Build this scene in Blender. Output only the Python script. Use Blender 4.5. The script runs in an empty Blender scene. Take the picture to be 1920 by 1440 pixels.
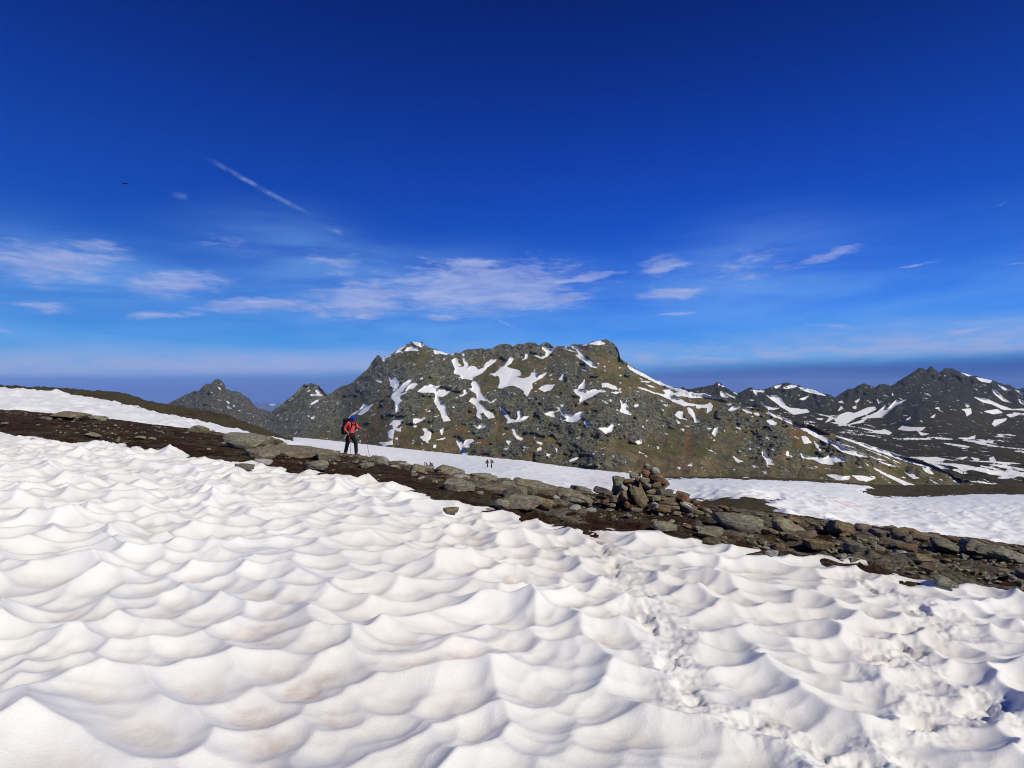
import bpy, bmesh, math, random
import numpy as np
from mathutils import Vector, Matrix, Euler

# ------------------------------------------------------------------ camera, world, sun, exposure
scene = bpy.context.scene
COL = scene.collection
R = math.radians
F, CX, CY = 960.0, 960.0, 720.0            # focal length and principal point of the photograph, in pixels

cam_d = bpy.data.cameras.new("camera")
cam_d.sensor_fit = 'HORIZONTAL'; cam_d.sensor_width = 36.0; cam_d.lens = 18.0
cam_d.clip_start = 0.05; cam_d.clip_end = 80000.0
cam = bpy.data.objects.new("camera", cam_d); COL.objects.link(cam)
cam.location = (0, 0, 0); cam.rotation_euler = (R(90), 0, 0)
scene.camera = cam

SUN_EL, SUN_AZ = R(42), R(52)              # azimuth to the right of straight behind the camera
TO_SUN = Vector((math.sin(SUN_AZ) * math.cos(SUN_EL), -math.cos(SUN_AZ) * math.cos(SUN_EL), math.sin(SUN_EL)))
sun_d = bpy.data.lights.new("sun", 'SUN'); sun_d.energy = 3.55; sun_d.angle = R(0.53); sun_d.color = (1.0, 0.95, 0.83)
sun = bpy.data.objects.new("sun", sun_d); COL.objects.link(sun)
sun.rotation_euler = TO_SUN.to_track_quat('Z', 'Y').to_euler(); sun.location = TO_SUN * 50

scene.view_settings.view_transform = 'Standard'; scene.view_settings.look = 'None'
scene.view_settings.exposure = 0.0; scene.view_settings.gamma = 1.0
scene.view_settings.use_curve_mapping = False
scene.cycles.max_bounces = 6; scene.cycles.diffuse_bounces = 3; scene.cycles.glossy_bounces = 2
scene.cycles.transmission_bounces = 2; scene.cycles.volume_bounces = 0; scene.cycles.transparent_max_bounces = 6
scene.cycles.caustics_reflective = False; scene.cycles.caustics_refractive = False
scene.cycles.use_denoising = True; scene.cycles.filter_width = 1.05

class NT:
    """tiny helper to wire shader nodes"""
    def __init__(s, tree): s.t = tree; s.n = tree.nodes; s.l = tree.links
    def node(s, kind, **kw):
        n = s.n.new(kind)
        for k, v in kw.items(): setattr(n, k, v)
        return n
    def put(s, sock, v):
        if isinstance(v, bpy.types.NodeSocket): s.l.new(v, sock)
        else: sock.default_value = v
    def math(s, op, a, b=0.0, c=0.0, clamp=False):
        n = s.node('ShaderNodeMath', operation=op, use_clamp=clamp)
        s.put(n.inputs[0], a); s.put(n.inputs[1], b); s.put(n.inputs[2], c)
        return n.outputs[0]
    def vmath(s, op, a, b=(0, 0, 0)):
        n = s.node('ShaderNodeVectorMath', operation=op)
        s.put(n.inputs[0], a); s.put(n.inputs[1], b)
        return n.outputs['Value'] if op in ('LENGTH', 'DOT_PRODUCT') else n.outputs['Vector']
    def mix(s, f, a, b, blend='MIX'):
        n = s.node('ShaderNodeMix', data_type='RGBA', blend_type=blend)
        s.put(n.inputs[0], f); s.put(n.inputs[6], a); s.put(n.inputs[7], b)
        return n.outputs[2]
    def step(s, v, lo, hi, a=0.0, b=1.0):
        n = s.node('ShaderNodeMapRange', interpolation_type='SMOOTHSTEP')
        s.put(n.inputs[0], v); s.put(n.inputs[1], lo); s.put(n.inputs[2], hi); s.put(n.inputs[3], a); s.put(n.inputs[4], b)
        return n.outputs[0]
    def noise(s, vec, scale, detail=4.0, rough=0.55, dist=0.0):
        n = s.node('ShaderNodeTexNoise')
        s.put(n.inputs['Vector'], vec); s.put(n.inputs['Scale'], scale); s.put(n.inputs['Detail'], detail)
        s.put(n.inputs['Roughness'], rough); s.put(n.inputs['Distortion'], dist)
        return n.outputs['Fac']
    def mapping(s, vec, loc=(0, 0, 0), rot=(0, 0, 0), scale=(1, 1, 1), kind='POINT'):
        n = s.node('ShaderNodeMapping', vector_type=kind)
        s.put(n.inputs[0], vec); s.put(n.inputs[1], loc); s.put(n.inputs[2], rot); s.put(n.inputs[3], scale)
        return n.outputs[0]
    def combine(s, v):
        n = s.node('ShaderNodeCombineXYZ')
        for i in range(3): s.put(n.inputs[i], v)
        return n.outputs[0]
    def attr(s, name):
        return s.node('ShaderNodeAttribute', attribute_name=name).outputs['Fac']

def rgb(r, g, b, k=1.0):
    """sRGB 0..255 -> linear RGBA"""
    f = lambda c: (c / 255 / 12.92 if c / 255 <= .04045 else ((c / 255 + .055) / 1.055) ** 2.4) * k
    return (f(r), f(g), f(b), 1.0)

SKY_STRENGTH = 0.1
world = bpy.data.worlds.new("World"); scene.world = world; world.use_nodes = True
def build_world():
    t = NT(world.node_tree); t.n.clear()
    out = t.node('ShaderNodeOutputWorld'); bg = t.node('ShaderNodeBackground')
    t.l.new(bg.outputs[0], out.inputs[0]); bg.inputs[1].default_value = SKY_STRENGTH
    sky = t.node('ShaderNodeTexSky', sky_type='NISHITA', sun_disc=False)
    sky.sun_elevation = SUN_EL; sky.sun_rotation = math.atan2(TO_SUN.x, TO_SUN.y)
    sky.altitude = 2500; sky.air_density = 1.0; sky.dust_density = 0.15; sky.ozone_density = 3.0
    # deep polarised high-mountain blue: contrast curve per channel on the physical sky
    sep = t.node('ShaderNodeSeparateColor'); t.l.new(sky.outputs[0], sep.inputs[0])
    comb = t.node('ShaderNodeCombineColor')
    for i, (k, g) in enumerate(SKY_GRADE):
        v = t.math('POWER', t.math('MULTIPLY', sep.outputs[i], 0.1), g)
        t.l.new(t.math('MULTIPLY', v, k * 10), comb.inputs[i])
    col = comb.outputs[0]
    # the clear air scatters less towards the zenith and away from the sun's own circle
    gd = t.node('ShaderNodeTexCoord').outputs['Generated']
    cg = t.vmath('DOT_PRODUCT', t.vmath('NORMALIZE', gd), tuple(TO_SUN))
    flat = t.math('DIVIDE', 1.16, t.math('ADD', 1.0, t.math('MULTIPLY', t.math('MULTIPLY', cg, cg), 2.2)))
    gz = t.node('ShaderNodeSeparateXYZ'); t.l.new(gd, gz.inputs[0])
    flat = t.math('MULTIPLY', flat, t.step(gz.outputs[2], .30, .70, 1.0, .50))
    col = t.vmath('MINIMUM', t.vmath('MULTIPLY', col, t.combine(flat)), (2.2, 4.6, 8.6))
    # direction -> azimuth (0 = +Y) and elevation in degrees
    tc = t.node('ShaderNodeTexCoord').outputs['Generated']
    sp = t.node('ShaderNodeSeparateXYZ'); t.l.new(tc, sp.inputs[0])
    az = t.math('MULTIPLY', t.math('ARCTAN2', sp.outputs[0], sp.outputs[1]), 180 / math.pi)
    el = t.math('MULTIPLY', t.math('ARCSINE', sp.outputs[2]), 180 / math.pi)
    ae = t.node('ShaderNodeCombineXYZ'); t.l.new(az, ae.inputs[0]); t.l.new(el, ae.inputs[1]); ae = ae.outputs[0]
    S = 10.0                                    # cloud colours are written as final radiance
    sc = lambda c: (c[0] * S, c[1] * S, c[2] * S, 1)
    # wispy streaks, low haze and veil
    nz1 = t.noise(t.mapping(ae, scale=(.055, .33, 1), rot=(0, 0, R(-6))), 1.0, 6, .6, .4)
    nz2 = t.noise(t.mapping(ae, scale=(.30, 1.35, 1), rot=(0, 0, R(-5))), 1.0, 5, .62, .25)
    nz3 = t.noise(t.mapping(ae, scale=(.02, .05, 1)), 1.0, 3, .5)
    # general brightening towards the horizon
    veil = t.math('MULTIPLY', t.step(el, 17.0, 3.0), t.step(nz1, .30, .75, .18, .66))
    col = t.mix(veil, col, sc((.16, .40, .86)))
    def aep(px, py):
        a = math.atan((px - CX) / F); e = math.atan((CY - py) / F * math.cos(a))
        return math.degrees(a), math.degrees(e)
    for (px, py, hw, hh) in [(130, 505, 420, 130), (850, 560, 430, 140), (1420, 510, 330, 170), (560, 470, 300, 120)]:   # thin milky veils
        a, e = aep(px, py); q = .0597 * math.cos(math.radians(a)) ** 2
        m = t.mapping(ae, loc=(a, e, 0), scale=(hw * q, hh * q, 1), kind='TEXTURE')
        col = t.mix(t.math('MULTIPLY', t.step(t.vmath('LENGTH', m), 1.0, 0.0), t.step(nz1, .3, .7, .10, .40)), col, sc((.20, .43, .86)))
    # clouds: ellipses in azimuth/elevation, torn by noise
    wn = t.node('ShaderNodeTexNoise'); t.put(wn.inputs['Vector'], t.mapping(ae, scale=(.12, .4, 1)))
    wn.inputs['Scale'].default_value = 1.0; wn.inputs['Detail'].default_value = 4
    warp = t.vmath('MULTIPLY', t.vmath('SUBTRACT', wn.outputs['Color'], (.5, .5, .5)), (7.0, 2.2, 0))
    aew = t.vmath('ADD', ae, warp)
    dens = None
    for (px, py, hw, hh, rot, k) in CLOUDS:
        a, e = aep(px, py); s = .0597 * math.cos(math.radians(a)) ** 2
        m = t.mapping(aew, loc=(a, e, 0), rot=(0, 0, R(rot)), scale=(hw * s, hh * s, 1), kind='TEXTURE')
        v = t.math('SUBTRACT', k, t.vmath('LENGTH', m))
        dens = v if dens is None else t.math('MAXIMUM', dens, v)
    nz5 = t.noise(t.mapping(ae, scale=(.95, 3.2, 1), rot=(0, 0, R(-4))), 1.0, 5, .65, .3)
    tear = t.math('ADD', t.math('ADD', t.math('MULTIPLY', t.math('SUBTRACT', nz2, .5), 1.5), t.math('MULTIPLY', t.math('SUBTRACT', nz5, .5), .55)), dens)
    cf = t.step(tear, -.05, .75)
    shade = t.step(t.noise(t.mapping(aew, scale=(.16, 1.0, 1)), 1.0, 5, .6), .35, .65)
    ccol = t.mix(shade, sc((.27, .36, .70)), sc((.43, .49, .79)))
    col = t.mix(t.math('MULTIPLY', cf, t.step(nz1, .25, .6, .50, .76)), col, ccol)
    # contrails: thin great-circle streaks
    for (p0, p1, w, k) in CONTRAILS:
        (a0, e0), (a1, e1) = aep(*p0), aep(*p1)
        ln = math.hypot(a1 - a0, e1 - e0); ang = math.atan2(e1 - e0, a1 - a0)
        m = t.mapping(t.vmath('ADD', ae, t.vmath('MULTIPLY', warp, (.12, .12, 0))), loc=((a0 + a1) / 2, (e0 + e1) / 2, 0), rot=(0, 0, ang), scale=(ln / 2, w, 1), kind='TEXTURE')
        ms = t.node('ShaderNodeSeparateXYZ'); t.l.new(m, ms.inputs[0])
        f = t.math('MULTIPLY', t.step(t.math('ABSOLUTE', ms.outputs[1]), 1.0, .0), t.step(t.math('ABSOLUTE', ms.outputs[0]), 1.0, .1))
        f = t.math('MULTIPLY', f, t.step(t.noise(t.mapping(ae, scale=(.7, .7, 1)), 1, 5, .65), .36, .66, .05, k))
        col = t.mix(f, col, sc((.42, .56, .88)))
    # pale lavender band of far cirrus and, under it, the blue haze bank that rings the horizon
    lim = t.math('ADD', t.math('MULTIPLY', az, .026), t.math('MULTIPLY', t.math('SUBTRACT', nz1, .5), 1.6))
    e2 = t.math('SUBTRACT', el, lim)
    band = t.math('MULTIPLY', t.step(e2, 1.0, 1.9), t.step(e2, 5.2, 2.2))
    band = t.math('MULTIPLY', band, t.step(t.math('ADD', t.math('MULTIPLY', nz2, .5), t.math('MULTIPLY', nz3, .6)),   .36, .62, .12, .74))
    col = t.mix(band, col, sc((.42, .45, .74)))
    bank = t.step(e2, 2.3, .3, 0.0, .93)
    bank_c = t.mix(t.step(az, -50, 50), sc((.095, .18, .55)), sc((.030, .085, .36)))
    bank_c = t.mix(t.step(nz1, .45, .75, 0, .18), bank_c, sc((.26, .32, .66)))
    col = t.mix(bank, col, bank_c)
    t.l.new(col, bg.inputs[0])

SKY_GRADE = [(0.27, 1.75), (0.80, 1.55), (1.34, 1.10)]
# px, py, half width px, half height px, tilt, weight
CLOUDS = [(90, 490, 240, 78, 4, .76), (190, 470, 130, 40, 2, .6), (340, 530, 120, 46, 4, .80), (50, 565, 120, 24, 0, .72),
          (300, 590, 110, 18, 6, .75), (30, 613, 60, 7, 0, .6), (500, 575, 150, 18, 5, 1.0), (690, 560, 110, 38, 9, 1.15),
          (900, 538, 215, 50, 2, 1.10), (985, 562, 140, 26, 0, 1.0), (880, 497, 90, 16, 4, .95), (1080, 520, 95, 10, 5, .95),
          (680, 585, 60, 14, 6, .9), (830, 592, 50, 10, 3, .9), (1240, 496, 60, 22, 8, 1.0), (1255, 547, 75, 16, 9, .85),
          (1545, 482, 120, 16, 12, .65), (1720, 498, 120, 13, 9, .5), (1890, 505, 90, 10, 4, .4), (1900, 380, 60, 14, 8, .3),
          (1265, 590, 60, 8, 2, .5), (1400, 500, 190, 100, 0, .36), (1560, 610, 110, 16, 0, .35), (1820, 615, 160, 20, 2, .4),
          (430, 460, 190, 60, -4, .30), (640, 500, 170, 55, -8, .40)]
CONTRAILS = [((366, 282), (606, 414), .34, .38), ((606, 423), (652, 442), .36, .34), ((915, 590), (985, 625), .24, .28), ((315, 362), (358, 371), .40, .26)]
build_world()

# ------------------------------------------------------------------ numeric helpers
def hash2(ix, iy, seed):
    h = (ix.astype(np.int64) * 374761393 + iy.astype(np.int64) * 668265263 + seed * 974634777) & 0xFFFFFFFF
    h = ((h ^ (h >> 13)) * 1274126177) & 0xFFFFFFFF
    h = ((h ^ (h >> 16)) * 2246822519) & 0xFFFFFFFF
    return ((h ^ (h >> 15)) & 0xFFFFFF) / float(0x1000000)
def vnoise(x, y, seed=0):
    x0 = np.floor(x); y0 = np.floor(y); fx = x - x0; fy = y - y0
    fx = fx * fx * fx * (fx * (fx * 6 - 15) + 10); fy = fy * fy * fy * (fy * (fy * 6 - 15) + 10)
    x0 = x0.astype(np.int64); y0 = y0.astype(np.int64)
    a = hash2(x0, y0, seed); b = hash2(x0 + 1, y0, seed); c = hash2(x0, y0 + 1, seed); d = hash2(x0 + 1, y0 + 1, seed)
    return (a + (b - a) * fx) * (1 - fy) + (c + (d - c) * fx) * fy
def fbm(x, y, seed=0, octv=4, gain=.5):
    s = 0; a = 1; n = 0; ca, sa = .8, .6
    for i in range(octv):
        s = s + a * (vnoise(x, y, seed + i * 17) - .5) * 2; n += a; a *= gain
        x, y = (ca * x - sa * y) * 2.03 + 11.3, (sa * x + ca * y) * 2.03 + 5.7
    return s / n
def ridged(x, y, seed=0, octv=4, gain=.5):
    s = 0; a = 1; n = 0; ca, sa = .8, .6
    for i in range(octv):
        s = s + a * (1 - 2 * np.abs(vnoise(x, y, seed + i * 17) - .5)) ** 2; n += a; a *= gain
        x, y = (ca * x - sa * y) * 2.03 + 11.3, (sa * x + ca * y) * 2.03 + 5.7
    return s / n
def cups(x, y, seed, k=26.0):
    """smooth squared distance to jittered cell centres: bowls that meet in cusped ridges; unit cells"""
    ix = np.floor(x).astype(np.int64); iy = np.floor(y).astype(np.int64); acc = np.zeros_like(x)
    for dx in (-1, 0, 1):
        for dy in (-1, 0, 1):
            cx = ix + dx; cy = iy + dy
            jx = cx + .5 + (hash2(cx, cy, seed) - .5) * .92; jy = cy + .5 + (hash2(cx, cy, seed + 5) - .5) * .92
            lift = (hash2(cx, cy, seed + 9) - .5) * .16
            acc += np.exp(-k * ((x - jx) ** 2 + (y - jy) ** 2 + lift))
    return -np.log(acc + 1e-30) / k
def plates(x, y, seed):
    """random height of the nearest cell and distance to its border: cracked slabs"""
    ix = np.floor(x).astype(np.int64); iy = np.floor(y).astype(np.int64); f1 = np.full(x.shape, 9.0); f2 = np.full(x.shape, 9.0); hh = np.zeros_like(x)
    for dx in (-1, 0, 1):
        for dy in (-1, 0, 1):
            cx = ix + dx; cy = iy + dy; jx = cx + .5 + (hash2(cx, cy, seed) - .5) * .9; jy = cy + .5 + (hash2(cx, cy, seed + 5) - .5) * .9
            d = np.hypot(x - jx, y - jy); tilt = hash2(cx, cy, seed + 9) + (x - jx) * (hash2(cx, cy, seed + 11) - .5) * .8 + (y - jy) * (hash2(cx, cy, seed + 13) - .5) * .8
            c = d < f1; f2 = np.where(c, f1, np.minimum(f2, d)); hh = np.where(c, tilt, hh); f1 = np.where(c, d, f1)
    return hh, f2 - f1
def sstep(a, b, x):
    t = np.clip((x - a) / (b - a), 0, 1); return t * t * (3 - 2 * t)
def pchip_slopes(x, y):
    """x: (..., n), y: (..., n) monotone cubic slopes along the last axis"""
    h = np.diff(x, axis=-1); d = np.diff(y, axis=-1) / h; m = np.zeros_like(y)
    d0, d1, h0, h1 = d[..., :-1], d[..., 1:], h[..., :-1], h[..., 1:]
    w1 = 2 * h1 + h0; w2 = h1 + 2 * h0
    with np.errstate(divide='ignore', invalid='ignore'):
        mm = (w1 + w2) / (w1 / d0 + w2 / d1)
    m[..., 1:-1] = np.where(d0 * d1 > 0, np.nan_to_num(mm), 0); m[..., 0] = d[..., 0]; m[..., -1] = d[..., -1]
    return m
def pchip1(xk, yk, x):
    xk = np.asarray(xk, float); yk = np.asarray(yk, float); m = pchip_slopes(xk, yk)
    x = np.clip(x, xk[0], xk[-1]); i = np.clip(np.searchsorted(xk, x) - 1, 0, len(xk) - 2)
    h = xk[i + 1] - xk[i]; t = (x - xk[i]) / h
    return ((1 + 2 * t) * (1 - t) ** 2 * yk[i] + t * (1 - t) ** 2 * h * m[i] + t * t * (3 - 2 * t) * yk[i + 1] + t * t * (t - 1) * h * m[i + 1])
def lin(tab, x):
    return np.interp(x, [p[0] for p in tab], [p[1] for p in tab])
def poly_sd(px, py, polys, margin=10.0):
    """signed distance (positive inside) to a union of polygons, in pixel units"""
    out = np.full(px.shape, -margin)
    for P in polys:
        P = np.asarray(P, float)
        m = (px > P[:, 0].min() - margin) & (px < P[:, 0].max() + margin) & (py > P[:, 1].min() - margin) & (py < P[:, 1].max() + margin)
        if not m.any(): continue
        x = px[m]; y = py[m]; ins = np.zeros(x.shape, bool); dd = np.full(x.shape, 1e9)
        for (x0, y0), (x1, y1) in zip(P, np.roll(P, -1, 0)):
            ex, ey = x1 - x0, y1 - y0
            t = np.clip(((x - x0) * ex + (y - y0) * ey) / (ex * ex + ey * ey + 1e-9), 0, 1)
            dd = np.minimum(dd, np.hypot(x - x0 - t * ex, y - y0 - t * ey))
            if y0 != y1:
                c = ((y0 > y) != (y1 > y)) & (x < ex * (y - y0) / (y1 - y0) + x0); ins ^= c
        out[m] = np.maximum(out[m], np.where(ins, dd, -dd))
    return out
def line_d(x, y, pts):
    dd = np.full(x.shape, 1e9)
    for (x0, y0), (x1, y1) in zip(pts[:-1], pts[1:]):
        ex, ey = x1 - x0, y1 - y0
        t = np.clip(((x - x0) * ex + (y - y0) * ey) / (ex * ex + ey * ey + 1e-9), 0, 1)
        dd = np.minimum(dd, np.hypot(x - x0 - t * ex, y - y0 - t * ey))
    return dd

# ------------------------------------------------------------------ object helpers
def setp(o, label=None, cat=None, group=None, kind=None):
    if label: o["label"] = label
    if cat: o["category"] = cat
    if group: o["group"] = group
    if kind: o["kind"] = kind
    return o
def link(name, data, parent=None, mat=None):
    o = bpy.data.objects.new(name, data); COL.objects.link(o)
    if parent is not None: o.parent = parent
    if mat is not None: data.materials.append(mat)
    return o
def empty(name, loc, rz=0.0):
    o = bpy.data.objects.new(name, None); COL.objects.link(o)
    o.location = loc; o.rotation_euler = (0, 0, rz); o.empty_display_size = .1
    return o
def grid_mesh(name, P, attrs=None, keep=None, smooth=True):
    n, m = P.shape[:2]
    idx = np.arange(n * m).reshape(n, m)
    q = np.stack([idx[:-1, :-1], idx[:-1, 1:], idx[1:, 1:], idx[1:, :-1]], -1).reshape(-1, 4)
    if keep is not None:
        k = keep.reshape(-1); q = q[k[q].any(1)]
    used = np.zeros(n * m, bool); used[q.reshape(-1)] = True
    remap = np.cumsum(used) - 1; q = remap[q]
    V = P.reshape(-1, 3)[used]
    me = bpy.data.meshes.new(name)
    me.vertices.add(len(V)); me.vertices.foreach_set("co", V.astype(np.float32).ravel())
    me.loops.add(q.size); me.loops.foreach_set("vertex_index", q.astype(np.int32).ravel())
    me.polygons.add(len(q)); me.polygons.foreach_set("loop_start", np.arange(0, q.size, 4, dtype=np.int32))
    me.polygons.foreach_set("loop_total", np.full(len(q), 4, dtype=np.int32))
    me.polygons.foreach_set("use_smooth", np.full(len(q), smooth, dtype=bool))
    me.update(calc_edges=True)
    for k, v in (attrs or {}).items():
        a = me.attributes.new(k, 'FLOAT', 'POINT'); a.data.foreach_set("value", v.reshape(-1)[used].astype(np.float32))
    return me
def new_mat(name):
    m = bpy.data.materials.new(name); m.use_nodes = True
    t = NT(m.node_tree); b = t.n['Principled BSDF']
    return m, t, b
def bump(t, b, h, strength, dist):
    n = t.node('ShaderNodeBump'); n.inputs['Strength'].default_value = strength; n.inputs['Distance'].default_value = dist
    t.l.new(h, n.inputs['Height']); t.l.new(n.outputs[0], b.inputs['Normal'])
def plain(name, c, rough=.8, var=.12, scale=30.0, metallic=0.0, bumpd=0.0):
    m, t, b = new_mat(name)
    pos = t.node('ShaderNodeTexCoord').outputs['Object']
    n = t.noise(pos, scale, 4, .6)
    dark = tuple(x * (1 - var) for x in c[:3]) + (1,); lite = tuple(min(1, x * (1 + var)) for x in c[:3]) + (1,)
    t.put(b.inputs['Base Color'], t.mix(t.step(n, .3, .7), dark, lite))
    b.inputs['Roughness'].default_value = rough; b.inputs['Metallic'].default_value = metallic; b.inputs['Specular IOR Level'].default_value = .2
    if bumpd: bump(t, b, n, .6, bumpd)
    return m

# ------------------------------------------------------------------ materials of the setting
def mat_snow(name, far=False):
    m, t, b = new_mat(name)
    pos = t.node('ShaderNodeNewGeometry').outputs['Position']
    big = t.noise(pos, .9 if not far else .12, 4, .55)
    white = t.mix(t.step(big, .35, .7), (.83, .825, .80, 1), (.89, .885, .865, 1))
    if far: white = t.mix(t.step(big, .35, .7), (.90, .90, .895, 1), (.94, .94, .935, 1))
    n1 = t.noise(pos, 14 if not far else 2.0, 5, .65)
    if not far:
        dirt = t.attr('dirt')
        f = t.math('MULTIPLY', dirt, t.step(n1, .28, .72, .35, 1.0))
        tone = t.mix(t.step(t.noise(pos, .7, 2), .42, .6), (.42, .29, .17, 1), (.52, .32, .24, 1))
        c = t.mix(f, white, tone)
        speck = t.math('MULTIPLY', t.step(t.noise(pos, 120, 2, .7), .69, .77), t.math('ADD', t.math('MULTIPLY', dirt, 1.1), .16))
        c = t.mix(speck, c, (.12, .09, .06, 1))
    else:
        pink = t.math('MULTIPLY', t.attr('pink'), t.step(t.noise(pos, .55, 4, .7), .42, .68))
        c = t.mix(pink, white, (.72, .36, .38, 1))
        c = t.mix(t.step(t.noise(pos, 1.3, 4, .7), .58, .8, 0, .10), c, (.60, .55, .50, 1))
    t.put(b.inputs['Base Color'], c)
    b.inputs['Roughness'].default_value = .55
    b.inputs['Specular IOR Level'].default_value = .25
    if not far:
        fine = t.math('ADD', t.noise(pos, 90, 4, .7), t.math('MULTIPLY', n1, .6))
        bump(t, b, fine, .5, .008)
    else:
        v = t.node('ShaderNodeTexVoronoi', feature='SMOOTH_F1'); v.inputs['Scale'].default_value = 1.7
        t.put(v.inputs['Vector'], t.vmath('ADD', pos, t.vmath('MULTIPLY', t.node('ShaderNodeTexNoise').outputs['Color'], (.3, .3, .3))))
        bump(t, b, t.math('ADD', v.outputs['Distance'], t.math('MULTIPLY', n1, .25)), .35, .03)
    return m
def mat_heath():
    m, t, b = new_mat("heath_ground")
    pos = t.node('ShaderNodeNewGeometry').outputs['Position']
    n1 = t.noise(pos, 1.1, 5, .6); n2 = t.noise(pos, 9, 5, .7); n3 = t.noise(pos, 38, 4, .7)
    c = t.mix(t.step(n2, .35, .65), (.018, .010, .006, 1), (.078, .034, .016, 1))      # dry brown moss and crowberry
    c = t.mix(t.step(n1, .46, .62), c, t.mix(t.step(n2, .4, .6), (.045, .030, .012, 1), (.085, .070, .028, 1)))
    gr = t.attr('grass')
    c = t.mix(gr, c, t.mix(t.step(n2, .38, .62), (.035, .030, .014, 1), (.105, .088, .042, 1)))
    rk = t.mix(t.step(t.noise(t.mapping(pos, scale=(1, 1, 3)), 14, 5, .7), .34, .66), (.070, .060, .045, 1), (.29, .25, .185, 1))
    rk = t.mix(t.step(t.noise(pos, 6, 5, .65), .54, .66, 0, .7), rk, (.33, .30, .10, 1))
    rk = t.mix(t.step(t.noise(pos, 3.1, 4, .6), .55, .68, 0, .65), rk, (.14, .075, .035, 1))
    c = t.mix(t.step(t.attr('stony'), .22, .45), c, rk)
    gv = t.math('MULTIPLY', t.step(t.math('ADD', n3, t.math('MULTIPLY', t.noise(pos, 2.2, 4, .6), .6)), .86, .98), .8)
    c = t.mix(gv, c, t.mix(n2, (.10, .09, .075, 1), (.24, .22, .19, 1)))                # bits of gravel showing
    t.put(b.inputs['Base Color'], c); b.inputs['Roughness'].default_value = .95
    b.inputs['Specular IOR Level'].default_value = .1
    bump(t, b, t.math('ADD', n2, t.math('MULTIPLY', n3, .7)), 1.0, .07)
    return m
def mat_mountain(name, k=1.0, green=1.0, snow_noise=3.0, sc=1.0, grey=0.0):
    m, t, b = new_mat(name)
    pos = t.node('ShaderNodeNewGeometry').outputs['Position']
    pos = t.mapping(pos, scale=(sc, sc, sc))
    # grass on slopes: streaks follow the fall line
    n1 = t.noise(pos, .012, 5, .6); n2 = t.noise(t.mapping(pos, scale=(1, .5, .6)), .07, 5, .65); n3 = t.noise(t.mapping(pos, scale=(1, .45, 1)), .22, 5, .75)
    g = t.mix(t.step(n1, .40, .60), (.066 * k, .066 * k, .024 * k * (2 - green), 1), (.112 * k, .082 * k, .040 * k, 1))
    g = t.mix(t.step(n2, .40, .66), g, (.052 * k, .050 * k, .024 * k, 1))
    g = t.mix(t.step(n3, .54, .70, 0, .75), g, (.19 * k, .18 * k, .125 * k, 1))
    g = t.mix(t.step(n3, .44, .30, 0, .6), g, (.030 * k, .030 * k, .016 * k, 1))
    g = t.mix(t.attr('rust'), g, (.155 * k, .075 * k, .036 * k, 1))
    r1 = t.noise(t.mapping(pos, scale=(1, 1, .45)), .16, 5, .75, .6)
    r = t.mix(t.step(r1, .40, .60), (.030 * k, .031 * k, .028 * k, 1), (.165 * k, .162 * k, .135 * k, 1))
    r = t.mix(t.step(t.math('ADD', t.noise(pos, .04, 4, .6), t.math('MULTIPLY', r1, .5)), .76, .90, 0, .75 * (1 - grey)), r, (.20 * k, .205 * k, .115 * k, 1))  # yellow-green lichen
    n4 = t.noise(t.mapping(pos, scale=(1, .5, 1)), .42, 4, .75)
    r = t.mix(t.step(n4, .52, .64, 0, .8), r, (.27 * k, .265 * k, .20 * k, 1))           # pale lichen boulders
    r = t.mix(t.step(n4, .47, .37, 0, .85), r, (.014 * k, .015 * k, .014 * k, 1))        # cracks and gaps
    g = t.mix(t.step(t.noise(t.mapping(pos, loc=(300, 0, 0), scale=(1, .4, 1)), .03, 5, .7), .50, .64, 0, .7), g, (.135 * k, .098 * k, .060 * k, 1))
    g = t.mix(t.step(n4, .58, .68, 0, .5), g, (.23 * k, .22 * k, .16 * k, 1))
    c = t.mix(t.attr('rock'), g, r)
    spot = t.math('MULTIPLY', t.math('SUBTRACT', t.noise(t.mapping(pos, scale=(1, .45, 1)), .085, 3, .6), .680), 50.0)
    sn = t.math('ADD', t.math('ADD', t.math('MAXIMUM', t.attr('snow'), spot), .75), t.math('MULTIPLY', t.math('SUBTRACT', t.noise(t.mapping(pos, scale=(1, .5, 1)), .22, 5, .75), .5), snow_noise * 2.4))
    sf = t.step(sn, -.25, .25)
    c = t.mix(sf, c, (.88, .88, .88, 1))
    t.put(b.inputs['Base Color'], c); b.inputs['Roughness'].default_value = .95; b.inputs['Specular IOR Level'].default_value = .05
    h = t.math('MULTIPLY', t.math('ADD', t.math('MULTIPLY', r1, t.math('ADD', t.attr('rock'), .25)), t.math('MULTIPLY', n3, .3)), t.math('SUBTRACT', 1.0, sf))
    bump(t, b, h, 1.0, 9.0 / sc)
    return m
M_SNOW = mat_snow("old_snow"); M_SNOWF = mat_snow("far_snow", True); M_HEATH = mat_heath()

# ------------------------------------------------------------------ near terrain
PX_S, PY_S = -.069, -.031                    # slope of the snowfield the camera stands on, 1.6 m below the lens
EDGE = [(-600, 800), (-300, 803), (0, 812), (180, 834), (300, 848), (420, 868), (520, 884), (600, 891), (700, 908), (800, 930), (900, 954),
        (1000, 970), (1060, 982), (1150, 992), (1240, 1008), (1330, 1014), (1420, 1034), (1520, 1046), (1600, 1060), (1700, 1080), (1760, 1090),
        (1850, 1103), (1920, 1114), (2200, 1150), (2600, 1205), (4400, 1480)]
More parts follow.
